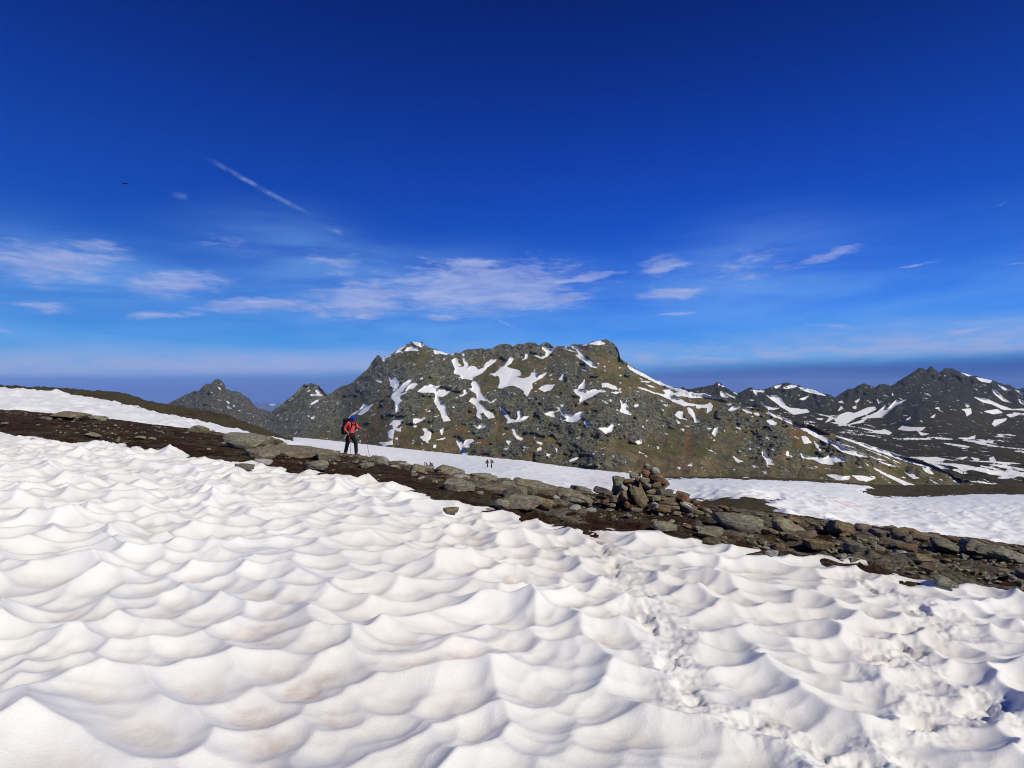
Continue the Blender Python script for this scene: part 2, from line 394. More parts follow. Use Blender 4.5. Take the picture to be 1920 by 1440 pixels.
# column: crest, then (distance, pixel row) knots going away: dip, snow, far edge of the snow, rim, back slopes
KN = {
 -600: [(28, 730), (34, 738), (44, 708), (54, 684), (62, 681), (82, 700), (125, 740), (240, 900)],
 0:    [(21, 769), (27, 776), (38, 750), (50, 728), (58, 726), (80, 742), (125, 785), (240, 905)],
 200:  [(21, 786), (27, 794), (40, 772), (54, 751), (62, 736), (85, 755), (125, 795), (240, 905)],
 300:  [(21, 799), (27, 807), (41, 790), (57, 774), (66, 757), (88, 780), (125, 808), (240, 905)],
 400:  [(21, 811), (28, 822), (43, 808), (60, 795), (70, 776), (92, 800), (130, 825), (240, 910)],
 470:  [(21.5, 822), (29, 836), (45, 822), (62, 811), (72, 798), (95, 818), (150, 832), (250, 912)],
 540:  [(22, 835), (30, 848), (48, 838), (66, 827), (76, 823), (110, 842), (210, 822), (290, 915)],
 600:  [(22.5, 846), (31, 860), (50, 855), (75, 855), (95, 851), (130, 843), (212, 826), (290, 915)],
 660:  [(23, 859), (33, 871), (55, 866), (80, 865), (100, 860), (140, 848), (208, 832), (290, 917)],
 800:  [(17, 882), (25, 896), (50, 893), (80, 888), (105, 883), (140, 868), (200, 847), (290, 922)],
 960:  [(13.5, 906), (22, 922), (48, 912), (75, 896), (105, 878), (135, 870), (180, 864), (280, 930)],
 1115: [(11, 930), (18, 946), (45, 930), (70, 912), (95, 902), (125, 893), (170, 883), (280, 940)],
 1250: [(10.3, 945), (15, 955), (42, 936), (65, 919), (90, 908), (120, 901), (160, 894), (270, 945)],
 1400: [(9.6, 964), (15, 966), (24, 949), (36, 930), (60, 914), (95, 904), (150, 895), (260, 945)],
 1550: [(9, 985), (14, 990), (22, 976), (34, 964), (60, 935), (95, 915), (150, 901), (260, 950)],
 1640: [(8.7, 996), (13.5, 1004), (26, 998), (40, 975), (65, 945), (100, 922), (145, 909), (260, 950)],
 1700: [(8.4, 1003), (13, 1012), (28, 1006), (42, 975), (65, 948), (95, 931), (130, 911), (260, 960)],
 1920: [(7.6, 1033), (12, 1046), (30, 1038), (45, 985), (65, 950), (85, 927), (120, 908), (260, 960)],
 2600: [(6.6, 1105), (11, 1120), (30, 1110), (45, 1020), (65, 965), (85, 930), (120, 900), (260, 960)]}
KC = sorted(KN)
def edge_y(px):
    u = (px - CX) / F; return 1.6 / ((lin(EDGE, px) - CY) / F + PX_S * u + PY_S)
def knots(px):
    """distances and heights of the profile knots for each column"""
    u = (px - CX) / F; e = edge_y(px)
    Y = [np.full(px.shape, .3), e * .5, e]; Z = [-1.6 + y * (PX_S * u + PY_S) for y in Y]
    for k in range(8):
        y = pchip1(KC, [KN[c][k][0] for c in KC], px); p = pchip1(KC, [KN[c][k][1] for c in KC], px)
        Y.append(y); Z.append(-y * (p - CY) / F)
    Y.append(np.full(px.shape, 520.0)); Z.append(np.full(px.shape, -150.0))
    return np.stack(Y, -1), np.stack(Z, -1)
def terrain(px, Y):
    """px: (n,), Y: (n, m) or (m,) -> z (n, m)"""
    YK, ZK = knots(px); M = pchip_slopes(YK, ZK)
    Y = np.broadcast_to(Y, (len(px), np.shape(Y)[-1])); Z = np.empty(Y.shape)
    for i in range(len(px)):
        xk, yk, m, y = YK[i], ZK[i], M[i], Y[i]
        j = np.clip(np.searchsorted(xk, y) - 1, 0, len(xk) - 2); h = xk[j + 1] - xk[j]; t = (y - xk[j]) / h
        Z[i] = (1 + 2 * t) * (1 - t) ** 2 * yk[j] + t * (1 - t) ** 2 * h * m[j] + t * t * (3 - 2 * t) * yk[j + 1] + t * t * (t - 1) * h * m[j + 1]
    return Z
def near_sd(px, py, Y):
    """metres inside (+) / outside (-) the near snowfield"""
    e = lin(EDGE, px); X = Y * (px - CX) / F
    sd = (py - e) * Y * Y / (F * 2.0)
    return sd + fbm(X * .55, Y * .55, 71, 3) * .45 + fbm(X * 2.2, Y * 2.2, 73, 2) * .14
SNOW2 = [(-700, 676), (-300, 712), (0, 728), (120, 737), (200, 752), (300, 775), (400, 796), (470, 812), (548, 828), (549, 500), (1236, 500), (1242, 899),
         (1300, 898.5), (1400, 899), (1480, 902), (1560, 906), (1640, 914), (1612, 922), (1640, 932), (1700, 933), (1800, 929), (1920, 927), (2700, 922),
         (2700, 1500), (1556, 1500), (1552, 982), (1545, 972), (1500, 962), (1455, 952), (1438, 946), (1466, 939), (1462, 933), (1400, 930), (1300, 934), (1225, 948), (1215, 1500), (-700, 1500)]
def far_sd(px, py, Y, crest, rim):
    X = Y * (px - CX) / F
    sd = poly_sd(px, py, [SNOW2], 60.0) + fbm(X * .35, Y * .16, 91, 3) * 2.2 + fbm(X * 1.5, Y * .7, 93, 2) * .8
    sd = np.minimum(sd, (Y / crest - np.where(px > 1380, 1.55, 1.22)) * 70)
    return np.where((px < 549) & (Y > rim), -20, sd)

def polar(px0, px1, n, ys):
    """columns dense across the view and sparser to either side"""
    px = np.concatenate([np.linspace(px0, -120, 46)[:-1], np.linspace(-120, 2040, n), np.linspace(2040, px1, 46)[1:]]); n = len(px); PX = np.repeat(px[:, None], len(ys), 1); Y = np.repeat(np.asarray(ys)[None, :], n, 0)
    Z = terrain(px, Y); PY = CY - F * Z / Y
    return px, PX, Y, Z, PY
def xyz(PX, Y, Z): return np.stack([Y * (PX - CX) / F, Y, Z], -1)

def build_ground():
    ys = np.concatenate([np.geomspace(1.2, 4.5, 14)[:-1], np.geomspace(4.5, 30, 340)[:-1], np.geomspace(30, 300, 140)[:-1], np.geomspace(300, 520, 12)])
    px, PX, Y, Z, PY = polar(-2200, 4300, 560, ys)
    X = Y * (PX - CX) / F
    crest = np.repeat(pchip1(KC, [KN[c][0][0] for c in KC], px)[:, None], len(ys), 1)
    sd = near_sd(PX, PY, Y)
    rough = sstep(.3, -.2, sd)
    damp = 1 - .45 * sstep(.75, 1.0, Y / crest) * sstep(1.5, 1.1, Y / crest)
    Z = Z - .32 * sstep(-.05, .9, sd)
    Z = Z + rough * (fbm(X * 1.1, Y * 1.1, 3, 3) * .085 * damp + fbm(X * 5, Y * 5, 5, 3) * .035 + ridged(X * 13, Y * 13, 8, 2) * .018 * sstep(40, 15, Y))
    Z = Z + sstep(25, 60, Y) * (fbm(X * .25, Y * .25, 12, 5) * .38 + fbm(X * 1.3, Y * .8, 14, 3) * .20)
    rim = np.repeat(pchip1(KC, [KN[c][3][0] for c in KC], px)[:, None], len(ys), 1)
    Z = Z - .75 * sstep(0, 7, far_sd(PX, PY, Y, crest, rim)) * sstep(14, 30, Y)        # bare ground lies under the far snow
    cr = Y / crest; stony = np.zeros_like(X)
    for (a, b, lo, k) in [(585, 1110, .48, 1.0), (1290, 2500, .45, .72), (-500, 250, .88, .7), (330, 600, .70, .5)]:
        stony = np.maximum(stony, k * sstep(a - 30, a + 60, PX) * sstep(b + 40, b - 60, PX) * sstep(lo, lo + .25, cr) * sstep(1.6, 1.15, cr))
    stony = stony * sstep(-.20, .12, fbm(X * .9, Y * .9, 24, 4) + .02)
    ph, pe = plates((X + .25 * fbm(X * 2, Y * 2, 26, 2)) / .42, (Y + .25 * fbm(X * 2 + 7, Y * 2, 27, 2)) / .5, 28)
    ph2, pe2 = plates(X / .17, Y / .2, 29)
    Z = Z + rough * stony * ((ph - .35) * .13 * sstep(0, .12, pe) * damp + (ph2 - .4) * .05 * sstep(0, .15, pe2))
    rockc = stony * np.clip(.25 + .9 * ph * sstep(.02, .14, pe), 0, 1)
    grass = np.clip(sstep(1.15, 1.5, Y / crest) * sstep(-.4, .3, fbm(X * .3, Y * .3, 21, 3) + .25) * .9, 0, 1)
    me = grid_mesh("ground", xyz(PX, Y, Z), {'grass': grass, 'stony': rockc})
    setp(link("ground", me, None, M_HEATH), "dark brown heath and gravel ground of the ridge", kind="structure")

# tracks trodden through the near snow, as pixel paths on the snow plane
def on_plane(px, py):
    u = (px - CX) / F; y = 1.6 / ((py - CY) / F + PX_S * u + PY_S); return (y * u, y)
TRACKS = [([(1100, 985), (1140, 1030), (1165, 1070), (1195, 1110), (1215, 1150), (1240, 1185), (1262, 1235), (1285, 1290)], .17),
          ([(1290, 1290), (1330, 1325), (1420, 1345), (1500, 1385)], .11),
          ([(1600, 1085), (1660, 1110), (1720, 1140), (1760, 1165), (1690, 1195), (1660, 1230), (1640, 1260), (1700, 1215)], .22),
          ([(1700, 1215), (1760, 1250), (1850, 1330)], .12), ([(1690, 1350), (1760, 1320), (1830, 1325)], .11), ([(1560, 1440), (1640, 1400), (1700, 1430)], .12)]
def build_snow():
    ys = np.concatenate([np.geomspace(.45, 1.35, 30)[:-1], np.geomspace(1.35, 2.1, 26)[:-1], np.geomspace(2.1, 17.5, 610)])
    px, PX, Y, Z, PY = polar(-2200, 4300, 660, ys)
    X = Y * (PX - CX) / F
    sd = near_sd(PX, PY, Y)
    s = .255
    wx = fbm(X * .9, Y * .9, 31, 2) * .22; wy = fbm(X * .9 + 9, Y * .9, 33, 2) * .16
    a = R(-9); xr = (X + wx) * math.cos(a) - (Y + wy) * math.sin(a); yr = (X + wx) * math.sin(a) + (Y + wy) * math.cos(a)
    d2 = cups(xr / (s * 1.36), yr / (s * .96), 41, 25.0)
    amp = s * (.70 + .30 * fbm(X * .45, Y * .45, 35, 2))
    h = amp * (d2 - .16)
    d2b = cups(xr / (s * .62) + 7.3, yr / (s * .46) + 3.1, 43, 14.0)
    h = h + s * .085 * (d2b - .16) * (1 + .6 * fbm(X * .7, Y * .7, 36, 2))
    dip = sstep(.16, -.02, d2)
    h = h + fbm(X * .35, Y * .35, 37, 2) * .05 + (cups(X / .95 + 2.2, Y / .8 + 1.1, 45, 12.0) - .16) * .085
    # trodden tracks: broken, lumpy snow and boot holes
    tr = np.zeros_like(X); holes = np.zeros_like(X); rng = random.Random(5)
    for pts, w in TRACKS:
        W = [on_plane(*p) for p in pts]
        tr = np.maximum(tr, sstep(w * 1.9, w * .55, line_d(X, Y, W) + fbm(X * 3, Y * 3, 51, 4) * w * 1.5))
        for (x0, y0), (x1, y1) in zip(W[:-1], W[1:]):
            L = math.hypot(x1 - x0, y1 - y0); k = max(1, int(L / .30))
            for i in range(k):
                f = (i + rng.random()) / k; cx = x0 + (x1 - x0) * f + rng.uniform(-.5, .5) * w; cy = y0 + (y1 - y0) * f + rng.uniform(-.4, .4) * w
                th = math.atan2(y1 - y0, x1 - x0) + rng.uniform(-.5, .5)
                dx, dy = X - cx, Y - cy; u = dx * math.cos(th) + dy * math.sin(th); v = -dx * math.sin(th) + dy * math.cos(th)
                holes = np.maximum(holes, sstep(1.25, .6, np.sqrt((u / .15) ** 2 + (v / .062) ** 2) + fbm(X * 14, Y * 14, 57, 2) * .35) * rng.uniform(.4, 1))
    lump = ridged(X * 7, Y * 7, 53, 4, .6) - .45
    h = h * (1 - .35 * tr) + tr * (lump * .026 + fbm(X * 26, Y * 26, 55, 3) * .011) - holes * .05
    # a faint granular relief everywhere
    h = h + fbm(X * 9, Y * 9, 59, 3) * .0035
    off = np.clip(sd * .30, -.45, 0)
    Zs = Z + off + h * sstep(-.9, .2, sd)
    stain = sstep(-.15, .55, fbm(X * .33, Y * .33, 61, 3) + .12 * fbm(X * 2, Y * 2, 63, 2))
    dirt = dip * (.15 + .12 * sstep(6.5, 3.0, Y) + .26 * stain) * sstep(-.35, .25, fbm(X * 1.6, Y * 1.6, 65, 3)) + .13 * stain + .10 * tr * sstep(0, .5, fbm(X * 6, Y * 6, 67, 2)) + .25 * sstep(.25, -.25, sd)
    dirt = np.clip(dirt * 1.15 + .035 * sstep(-.2, .5, fbm(X * .8, Y * .8, 69, 3)), 0, .5)
    me = grid_mesh("snowfield", xyz(PX, Y, Zs), {'dirt': dirt}, keep=sd > -1.4)
    setp(link("snowfield", me, None, M_SNOW), "white suncupped old snow with a trodden track in front of the heath bank", kind="structure")

def build_snow_far():
    ys = np.concatenate([np.geomspace(9, 60, 190)[:-1], np.geomspace(60, 250, 150)])
    px, PX, Y, Z, PY = polar(-600, 2600, 640, ys)
    X = Y * (PX - CX) / F
    crest = np.repeat(pchip1(KC, [KN[c][0][0] for c in KC], px)[:, None], len(ys), 1)
    rim = np.repeat(pchip1(KC, [KN[c][3][0] for c in KC], px)[:, None], len(ys), 1)
    sd = far_sd(PX, PY, Y, crest, rim)
    Zs = Z + np.clip(sd * .035 * np.sqrt(Y / 40), -.9, .02 + .20 * sstep(14, 45, Y)) + fbm(X * .3, Y * .3, 95, 3) * .05
    Zs = Zs + (cups(X / 1.05, Y / 1.1, 97, 12.0) - .16) * .42 * sstep(90, 50, Y) + (cups(X / 1.7, Y / 2.8, 99, 12.0) - .16) * .34 * sstep(50, 90, Y)
    pink = np.zeros_like(X)
    for (a, b, w, h, k) in [(1585, 948, 38, 9, .9), (1545, 935, 40, 10, .35), (1125, 905, 55, 9, .5), (1620, 958, 26, 6, .5)]:
        pink = np.maximum(pink, k * sstep(1.0, .2, np.hypot((PX - a) / w, (PY - b - (PX - a) * .18) / h)))
    me = grid_mesh("snowfield", xyz(PX, Y, Zs), {'pink': pink}, keep=sd > -8)
    setp(link("snowfield", me, None, M_SNOWF), "long snow slope falling away behind the heath bank", kind="structure")

build_ground(); build_snow(); build_snow_far()

# ------------------------------------------------------------------ mountains
def zp(ox, oy, s, polys): return [[(ox + x / s, oy + y / s) for x, y in P] for P in polys]
SN = []
SN += zp(640, 620, 6, [
 [(800,125),(860,128),(935,165),(900,190),(850,165),(815,145)], [(715,230),(740,190),(800,180),(845,200),(868,228),(790,222)],
 [(605,255),(640,212),(725,165),(700,190),(650,240)], [(505,300),(545,275),(560,280),(520,303)], [(455,300),(498,305),(490,350),(470,345)],
 [(385,558),(455,570),(458,585),(410,575)], [(1040,215),(1080,230),(1130,235),(1210,262),(1180,268),(1110,255),(1060,265),(1045,250)],
 [(1235,262),(1265,258),(1245,275)], [(1360,255),(1385,260),(1380,285),(1368,280)],
 [(1240,330),(1290,310),(1315,325),(1305,350),(1345,390),(1300,400),(1330,410),(1390,405),(1365,305),(1400,330),(1425,380),(1420,430),(1445,400),(1500,400),(1540,445),(1600,420),(1620,370),(1680,330),(1745,330),(1700,370),(1640,410),(1590,470),(1490,520),(1480,555),(1400,540),(1350,540),(1340,500),(1265,480),(1280,430),(1265,390)],
 [(530,520),(570,535),(610,530),(640,565),(580,635),(555,620),(550,570)],
 [(800,540),(780,580),(690,680),(640,720),(740,690),(720,705),(640,740),(665,745),(650,770),(685,785),(650,820),(655,850),(640,910),(610,920),(615,870),(600,800),(555,745),(600,700),(650,650),(700,590)],
 [(720,680),(760,620),(800,590),(855,600),(820,640),(760,660)], [(600,620),(650,570),(640,640),(580,680)],
 [(855,685),(940,620),(1010,605),(1050,630),(1120,615),(1070,650),(1085,670),(1165,665),(1180,690),(1240,675),(1180,720),(1135,745),(1080,735),(1095,770),(1130,820),(1180,850),(1170,900),(1190,960),(1228,1010),(1150,1020),(1110,910),(1045,800),(1060,735),(1050,695),(920,695)],
 [(1330,745),(1380,710),(1375,670),(1395,665),(1420,705),(1370,725)], [(955,740),(1000,715),(970,735)], [(1290,755),(1315,750),(1305,765)], [(885,548),(915,520),(912,545)],
 [(1435,650),(1480,645),(1460,600),(1475,568),(1520,575),(1560,640),(1560,690),(1600,740),(1650,770),(1640,785),(1560,780),(1540,810),(1590,850),(1630,900),(1700,930),(1725,975),(1660,990),(1600,920),(1560,930),(1580,1000),(1520,960),(1530,900),(1510,840),(1440,795),(1470,755),(1530,770),(1520,710),(1470,680)],
 [(1640,785),(1690,800),(1740,770),(1720,795),(1680,815)]])
SN += zp(900, 620, 6, [
 [(270,400),(340,300),(378,310),(350,360),(290,405),(400,440),(440,450),(462,490),(430,505),(390,520),(480,540),(560,520),(580,475),(620,475),(660,515),(705,490),(755,470),(700,530),(620,570),(580,600),(590,640),(560,680),(530,738),(490,700),(500,680),(440,640),(380,615),(310,620),(240,650),(205,640),(225,580),(220,520),(160,480),(120,490),(110,485),(180,515),(170,480),(230,420)],
 [(660,655),(720,615),(840,608),(790,670),(710,682)], [(475,330),(510,300),(515,250),(535,260),(530,310)],
 [(605,280),(630,275),(680,300),(740,280),(740,240),(690,195),(740,180),(760,205),(815,200),(845,180),(800,250),(760,285),(700,318)],
 [(940,200),(980,205),(1080,240),(1040,235)], [(1020,180),(1100,180),(1105,220),(1180,310),(1250,350),(1310,418),(1240,405),(1180,350),(1100,300),(1075,275),(1120,270),(1080,210)],
 [(1225,150),(1290,125),(1345,112),(1410,148),(1340,160)], [(1145,165),(1200,155),(1195,168)], [(1155,440),(1195,435),(1200,460)],
 [(885,550),(910,520),(930,487),(940,495),(925,555)],
 [(1050,665),(1100,660),(1115,620),(1150,590),(1175,545),(1175,640),(1120,660),(1190,690),(1300,655),(1320,670),(1390,665),(1420,690),(1340,690),(1280,730),(1190,770),(1130,810),(1120,780),(1140,750),(1080,710)],
 [(1370,595),(1430,590),(1530,630),(1540,660),(1480,655),(1430,630),(1375,640)], [(1470,690),(1600,690),(1520,710)], [(1550,660),(1585,645),(1575,670)],
 [(1570,770),(1610,815),(1650,820),(1640,870),(1660,900),(1705,950),(1620,930),(1530,890),(1590,880),(1590,830)], [(1730,845),(1770,825),(1785,840),(1750,860)],
 [(1390,400),(1410,398),(1400,412)], [(1560,410),(1585,415),(1570,430)], [(1565,500),(1590,500),(1580,513)]])
SN += zp(640, 740, 6, [
 [(250,100),(280,120),(190,190),(80,262),(120,220),(220,150)], [(350,108),(300,180),(220,230),(185,225),(260,150)],
 [(540,340),(580,295),(690,285),(660,330),(610,370),(665,390),(660,415),(600,400),(570,340)], [(525,440),(550,395),(590,390),(585,450),(575,500),(535,480)],
 [(420,540),(520,535),(575,515),(575,560),(520,560),(480,585),(455,560)], [(810,270),(870,270),(890,280),(940,250),(920,285),(830,325),(810,315)],
 [(815,350),(845,350),(840,372),(815,368)], [(910,385),(950,380),(975,410),(1010,430),(1005,490),(960,530),(925,515),(885,475),(930,465),(940,420)],
 [(1115,395),(1150,380),(1145,420),(1130,455),(1112,430)], [(1070,510),(1130,490),(1170,485),(1140,505)], [(1035,560),(1065,565),(1060,590),(1035,595)],
 [(1290,520),(1350,525),(1370,560),(1400,510),(1470,500),(1490,520),(1450,550),(1440,590),(1370,590),(1385,620),(1425,655),(1410,700),(1370,680),(1340,620)],
 [(1485,335),(1540,360),(1570,325),(1600,330),(1590,365),(1545,385)], [(1855,520),(1905,525),(1880,565)], [(1460,690),(1520,685),(1500,700)]])
SN += zp(900, 740, 6, [
 [(220,145),(265,165),(300,210),(340,270),(400,290),(430,255),(420,200),(440,185),(465,195),(465,250),(550,240),(500,285),(440,300),(370,310),(295,320),(320,290),(270,230)],
 [(360,370),(390,390),(410,460),(485,495),(460,515),(410,490),(375,440)],
 [(725,215),(800,190),(890,170),(865,140),(910,150),(950,220),(1040,230),(1120,195),(1165,200),(1120,210),(1160,245),(1080,300),(1000,305),(910,280),(905,265),(970,285),(980,265),(930,230),(900,180),(820,200),(855,260),(800,245)],
 [(900,110),(940,115),(925,135)], [(1170,295),(1215,310),(1240,355),(1215,360),(1175,320)], [(1320,375),(1440,370),(1490,325),(1505,345),(1480,410),(1410,440),(1380,405)],
 [(300,525),(345,525),(320,560)], [(620,510),(700,545),(690,565),(640,540)], [(650,600),(685,590),(690,620),(645,635)], [(850,600),(870,610),(860,650)],
 [(1755,530),(1815,508),(1820,545),(1780,560)], [(1000,745),(1050,715),(1110,705),(1090,725),(1020,755)]])
SN += zp(1180, 680, 6, [
 [(-20,25),(60,75),(160,125),(240,170),(330,208),(440,262),(520,290),(620,300),(720,335),(860,345),(950,385),(1035,405),(960,408),(850,385),(700,398),(620,375),(540,375),(490,345),(560,330),(480,300),(350,250),(250,200),(120,140),(0,70)],
 [(375,310),(470,305),(500,355),(470,370),(490,400),(560,405),(640,450),(740,470),(730,490),(650,480),(620,488),(500,440),(430,400),(340,360),(280,345),(100,280),(130,278),(280,335),(390,360),(410,345)],
 [(745,470),(830,480),(880,470),(910,450),(935,490),(920,540),(870,565),(880,510),(820,505),(760,515)], [(650,505),(690,510),(730,570),(740,620),(790,665),(740,672),(720,620),(660,550)],
 [(512,580),(560,545),(600,555),(600,600),(580,635),(530,605)], [(530,645),(570,675),(550,685)], [(930,800),(960,740),(995,730),(990,780),(960,825)],
 [(1080,465),(1150,465),(1120,478)], [(1115,530),(1160,495),(1250,500),(1180,535),(1130,542)], [(1265,515),(1320,530),(1385,570),(1320,565)], [(1305,490),(1340,480),(1430,490),(1420,505),(1330,500)],
 [(1400,570),(1440,562),(1480,600),(1430,590)], [(1540,650),(1590,638),(1660,680),(1640,705),(1580,690)], [(50,480),(100,465),(75,500)], [(385,470),(430,470),(425,498)],
 [(575,745),(620,745),(610,768)], [(80,880),(135,870),(140,895),(110,920)], [(130,205),(240,215),(200,222)], [(180,240),(290,275),(250,275)],
 [(1530,560),(1620,585),(1720,637),(1690,632),(1580,588)]])
SN += zp(1180, 780, 6, [
 [(1490,390),(1520,390),(1550,450),(1600,485),(1625,545),(1550,545),(1540,500),(1500,450)], [(1160,450),(1200,470),(1245,505),(1215,520)], [(1500,625),(1540,630),(1535,648)],
 [(1765,400),(1790,395),(1795,450),(1770,445)], [(1805,445),(1840,455),(1820,468)]])
SN += zp(1440, 680, 4, [
 [(0,368),(60,398),(160,433),(220,458),(320,498),(420,558),(500,600),(660,640),(600,620),(520,590),(580,640),(700,680),(755,705),(690,705),(560,670),(480,615),(400,580),(300,525),(200,470),(100,425),(0,388)],
 [(500,548),(640,583),(720,605),(860,655),(980,688),(1100,738),(1210,770),(1300,815),(1420,860),(1500,882),(1640,888),(1800,927),(1640,907),(1460,884),(1330,830),(1200,785),(1050,745),(920,700),(760,645),(640,597)],
 [(250,550),(290,555),(325,600),(270,608)], [(345,590),(400,640),(395,660),(360,630)], [(140,665),(155,665),(150,700),(135,690)],
 [(240,680),(330,710),(420,715),(460,695),(560,710),(575,740),(500,745),(490,765),(400,755),(340,725),(260,715)], [(435,840),(520,840),(560,855),(615,850),(610,875),(520,880)],
 [(630,845),(720,850),(800,870),(740,890),(680,880)], [(785,785),(900,840),(1000,880),(1060,905),(1140,935),(1050,930),(960,885),(860,835)], [(760,700),(880,735),(820,725)],
 [(835,740),(970,780),(900,770)], [(1020,820),(1080,830),(1130,865),(1090,870)], [(1150,785),(1200,790),(1240,835),(1200,830)], [(735,650),(860,695),(1000,760),(900,715)],
 [(1210,875),(1300,915),(1250,900)], [(1390,885),(1470,900),(1420,900)]])
SN += zp(300, 690, 4.8, [
 [(1320,215),(1345,195),(1350,205)], [(1395,205),(1420,195),(1440,230),(1465,250),(1430,250),(1400,245),(1360,250),(1355,235),(1420,235)],
 [(1355,325),(1390,300),(1430,285),(1425,300),(1370,330)], [(1360,445),(1390,432),(1390,455),(1365,460)], [(1325,425),(1350,435),(1335,440)]])
SN_LEFT = zp(300, 690, 4.8, [[(520,170),(545,185),(540,198)], [(595,170),(620,185),(605,187)], [(598,297),(625,312),(615,320)], [(605,345),(632,355),(620,367)], [(655,335),(672,340),(665,346)]])
SN_R = zp(1440, 680, 4, [
 [(0,255),(60,250),(120,320),(140,345),(230,350),(290,350),(310,370),(200,388),(130,350),(60,300)], [(0,330),(40,345),(0,355)], [(45,180),(100,165),(85,185),(60,190)],
 [(110,190),(180,165),(220,180),(150,195)], [(230,185),(300,195),(380,220),(435,248),(350,232),(280,215)], [(230,275),(305,250),(270,280)],
 [(525,295),(555,285),(570,305)], [(525,360),(550,325),(565,345)], [(650,290),(690,270),(665,305)], [(815,270),(855,290),(830,305)], [(930,225),(945,245),(930,245)], [(630,335),(660,325),(660,350)],
 [(500,430),(540,390),(600,370),(650,380),(740,340),(800,330),(810,350),(740,385),(660,410),(600,450),(540,475)],
 [(700,420),(820,370),(880,320),(890,350),(940,300),(960,280),(1000,290),(1040,275),(960,320),(900,370),(850,410),(740,415)], [(430,450),(460,415),(500,415)], [(600,465),(740,420),(700,450)],
 [(975,500),(1010,470),(1060,485),(1180,485),(1150,508),(1050,510)], [(830,515),(870,500),(920,520)], [(1120,515),(1170,530),(1210,535),(1150,545)], [(1175,230),(1220,232),(1220,250)],
 [(1250,340),(1280,335),(1290,350)], [(1220,410),(1255,385),(1245,410)], [(1035,430),(1070,405),(1070,425)], [(1445,75),(1530,95),(1500,100)], [(1560,110),(1680,135),(1660,150),(1600,140)],
 [(1725,165),(1780,190),(1830,205),(1770,205)], [(1680,200),(1720,215),(1760,260),(1820,300),(1760,285),(1700,235)], [(1545,258),(1650,275),(1740,320),(1850,355),(1760,350),(1680,310),(1610,295)],
 [(1855,205),(1920,225),(1910,245)], [(1880,270),(1920,290),(1920,315),(1890,300)], [(1620,365),(1720,350),(1760,375),(1690,385)], [(1785,390),(1860,380),(1880,390),(1820,410)],
 [(1680,460),(1700,430),(1790,418),(1780,435),(1700,475)], [(1455,350),(1520,345),(1525,380),(1490,400),(1480,365)], [(1480,320),(1510,325),(1495,335)],
 [(1420,565),(1500,565),(1555,545),(1550,570),(1490,575)], [(1580,580),(1690,590),(1680,605)], [(1715,535),(1765,550),(1740,555)], [(1830,350),(1920,345),(1920,358)],
 [(1205,715),(1260,708),(1320,725),(1310,740),(1230,728)], [(1520,710),(1590,725),(1560,738)], [(1410,720),(1495,705),(1460,725)], [(1690,705),(1710,740),(1700,755),(1655,718)],
 [(1220,755),(1370,795),(1300,795)], [(1415,785),(1520,800),(1470,815)], [(1590,770),(1650,785),(1600,780)], [(1540,795),(1660,805),(1600,800)], [(1720,865),(1790,845),(1860,858),(1780,870)], [(1790,800),(1880,815),(1800,830)]])
SN_R += zp(1180, 680, 6, [
 [(1025,325),(1050,320),(1060,350),(1110,390),(1050,385),(1030,370)], [(1080,340),(1140,370),(1195,400),(1130,375)], [(1165,330),(1220,355),(1190,350)], [(995,240),(1020,240),(1010,262)],
 [(1030,255),(1080,270),(1050,270)], [(1390,305),(1425,315),(1510,315),(1525,330),(1430,325),(1435,370),(1410,345)], [(1470,430),(1500,440),(1560,500),(1610,510),(1690,510),(1620,530),(1570,520),(1500,470)],
 [(1520,350),(1600,375),(1660,370),(1720,420),(1750,480),(1800,510),(1920,520),(1920,560),(1850,585),(1780,540),(1700,490),(1620,420)], [(1630,265),(1700,255),(1650,295)], [(1740,285),(1830,270),(1900,265),(1800,290)]])

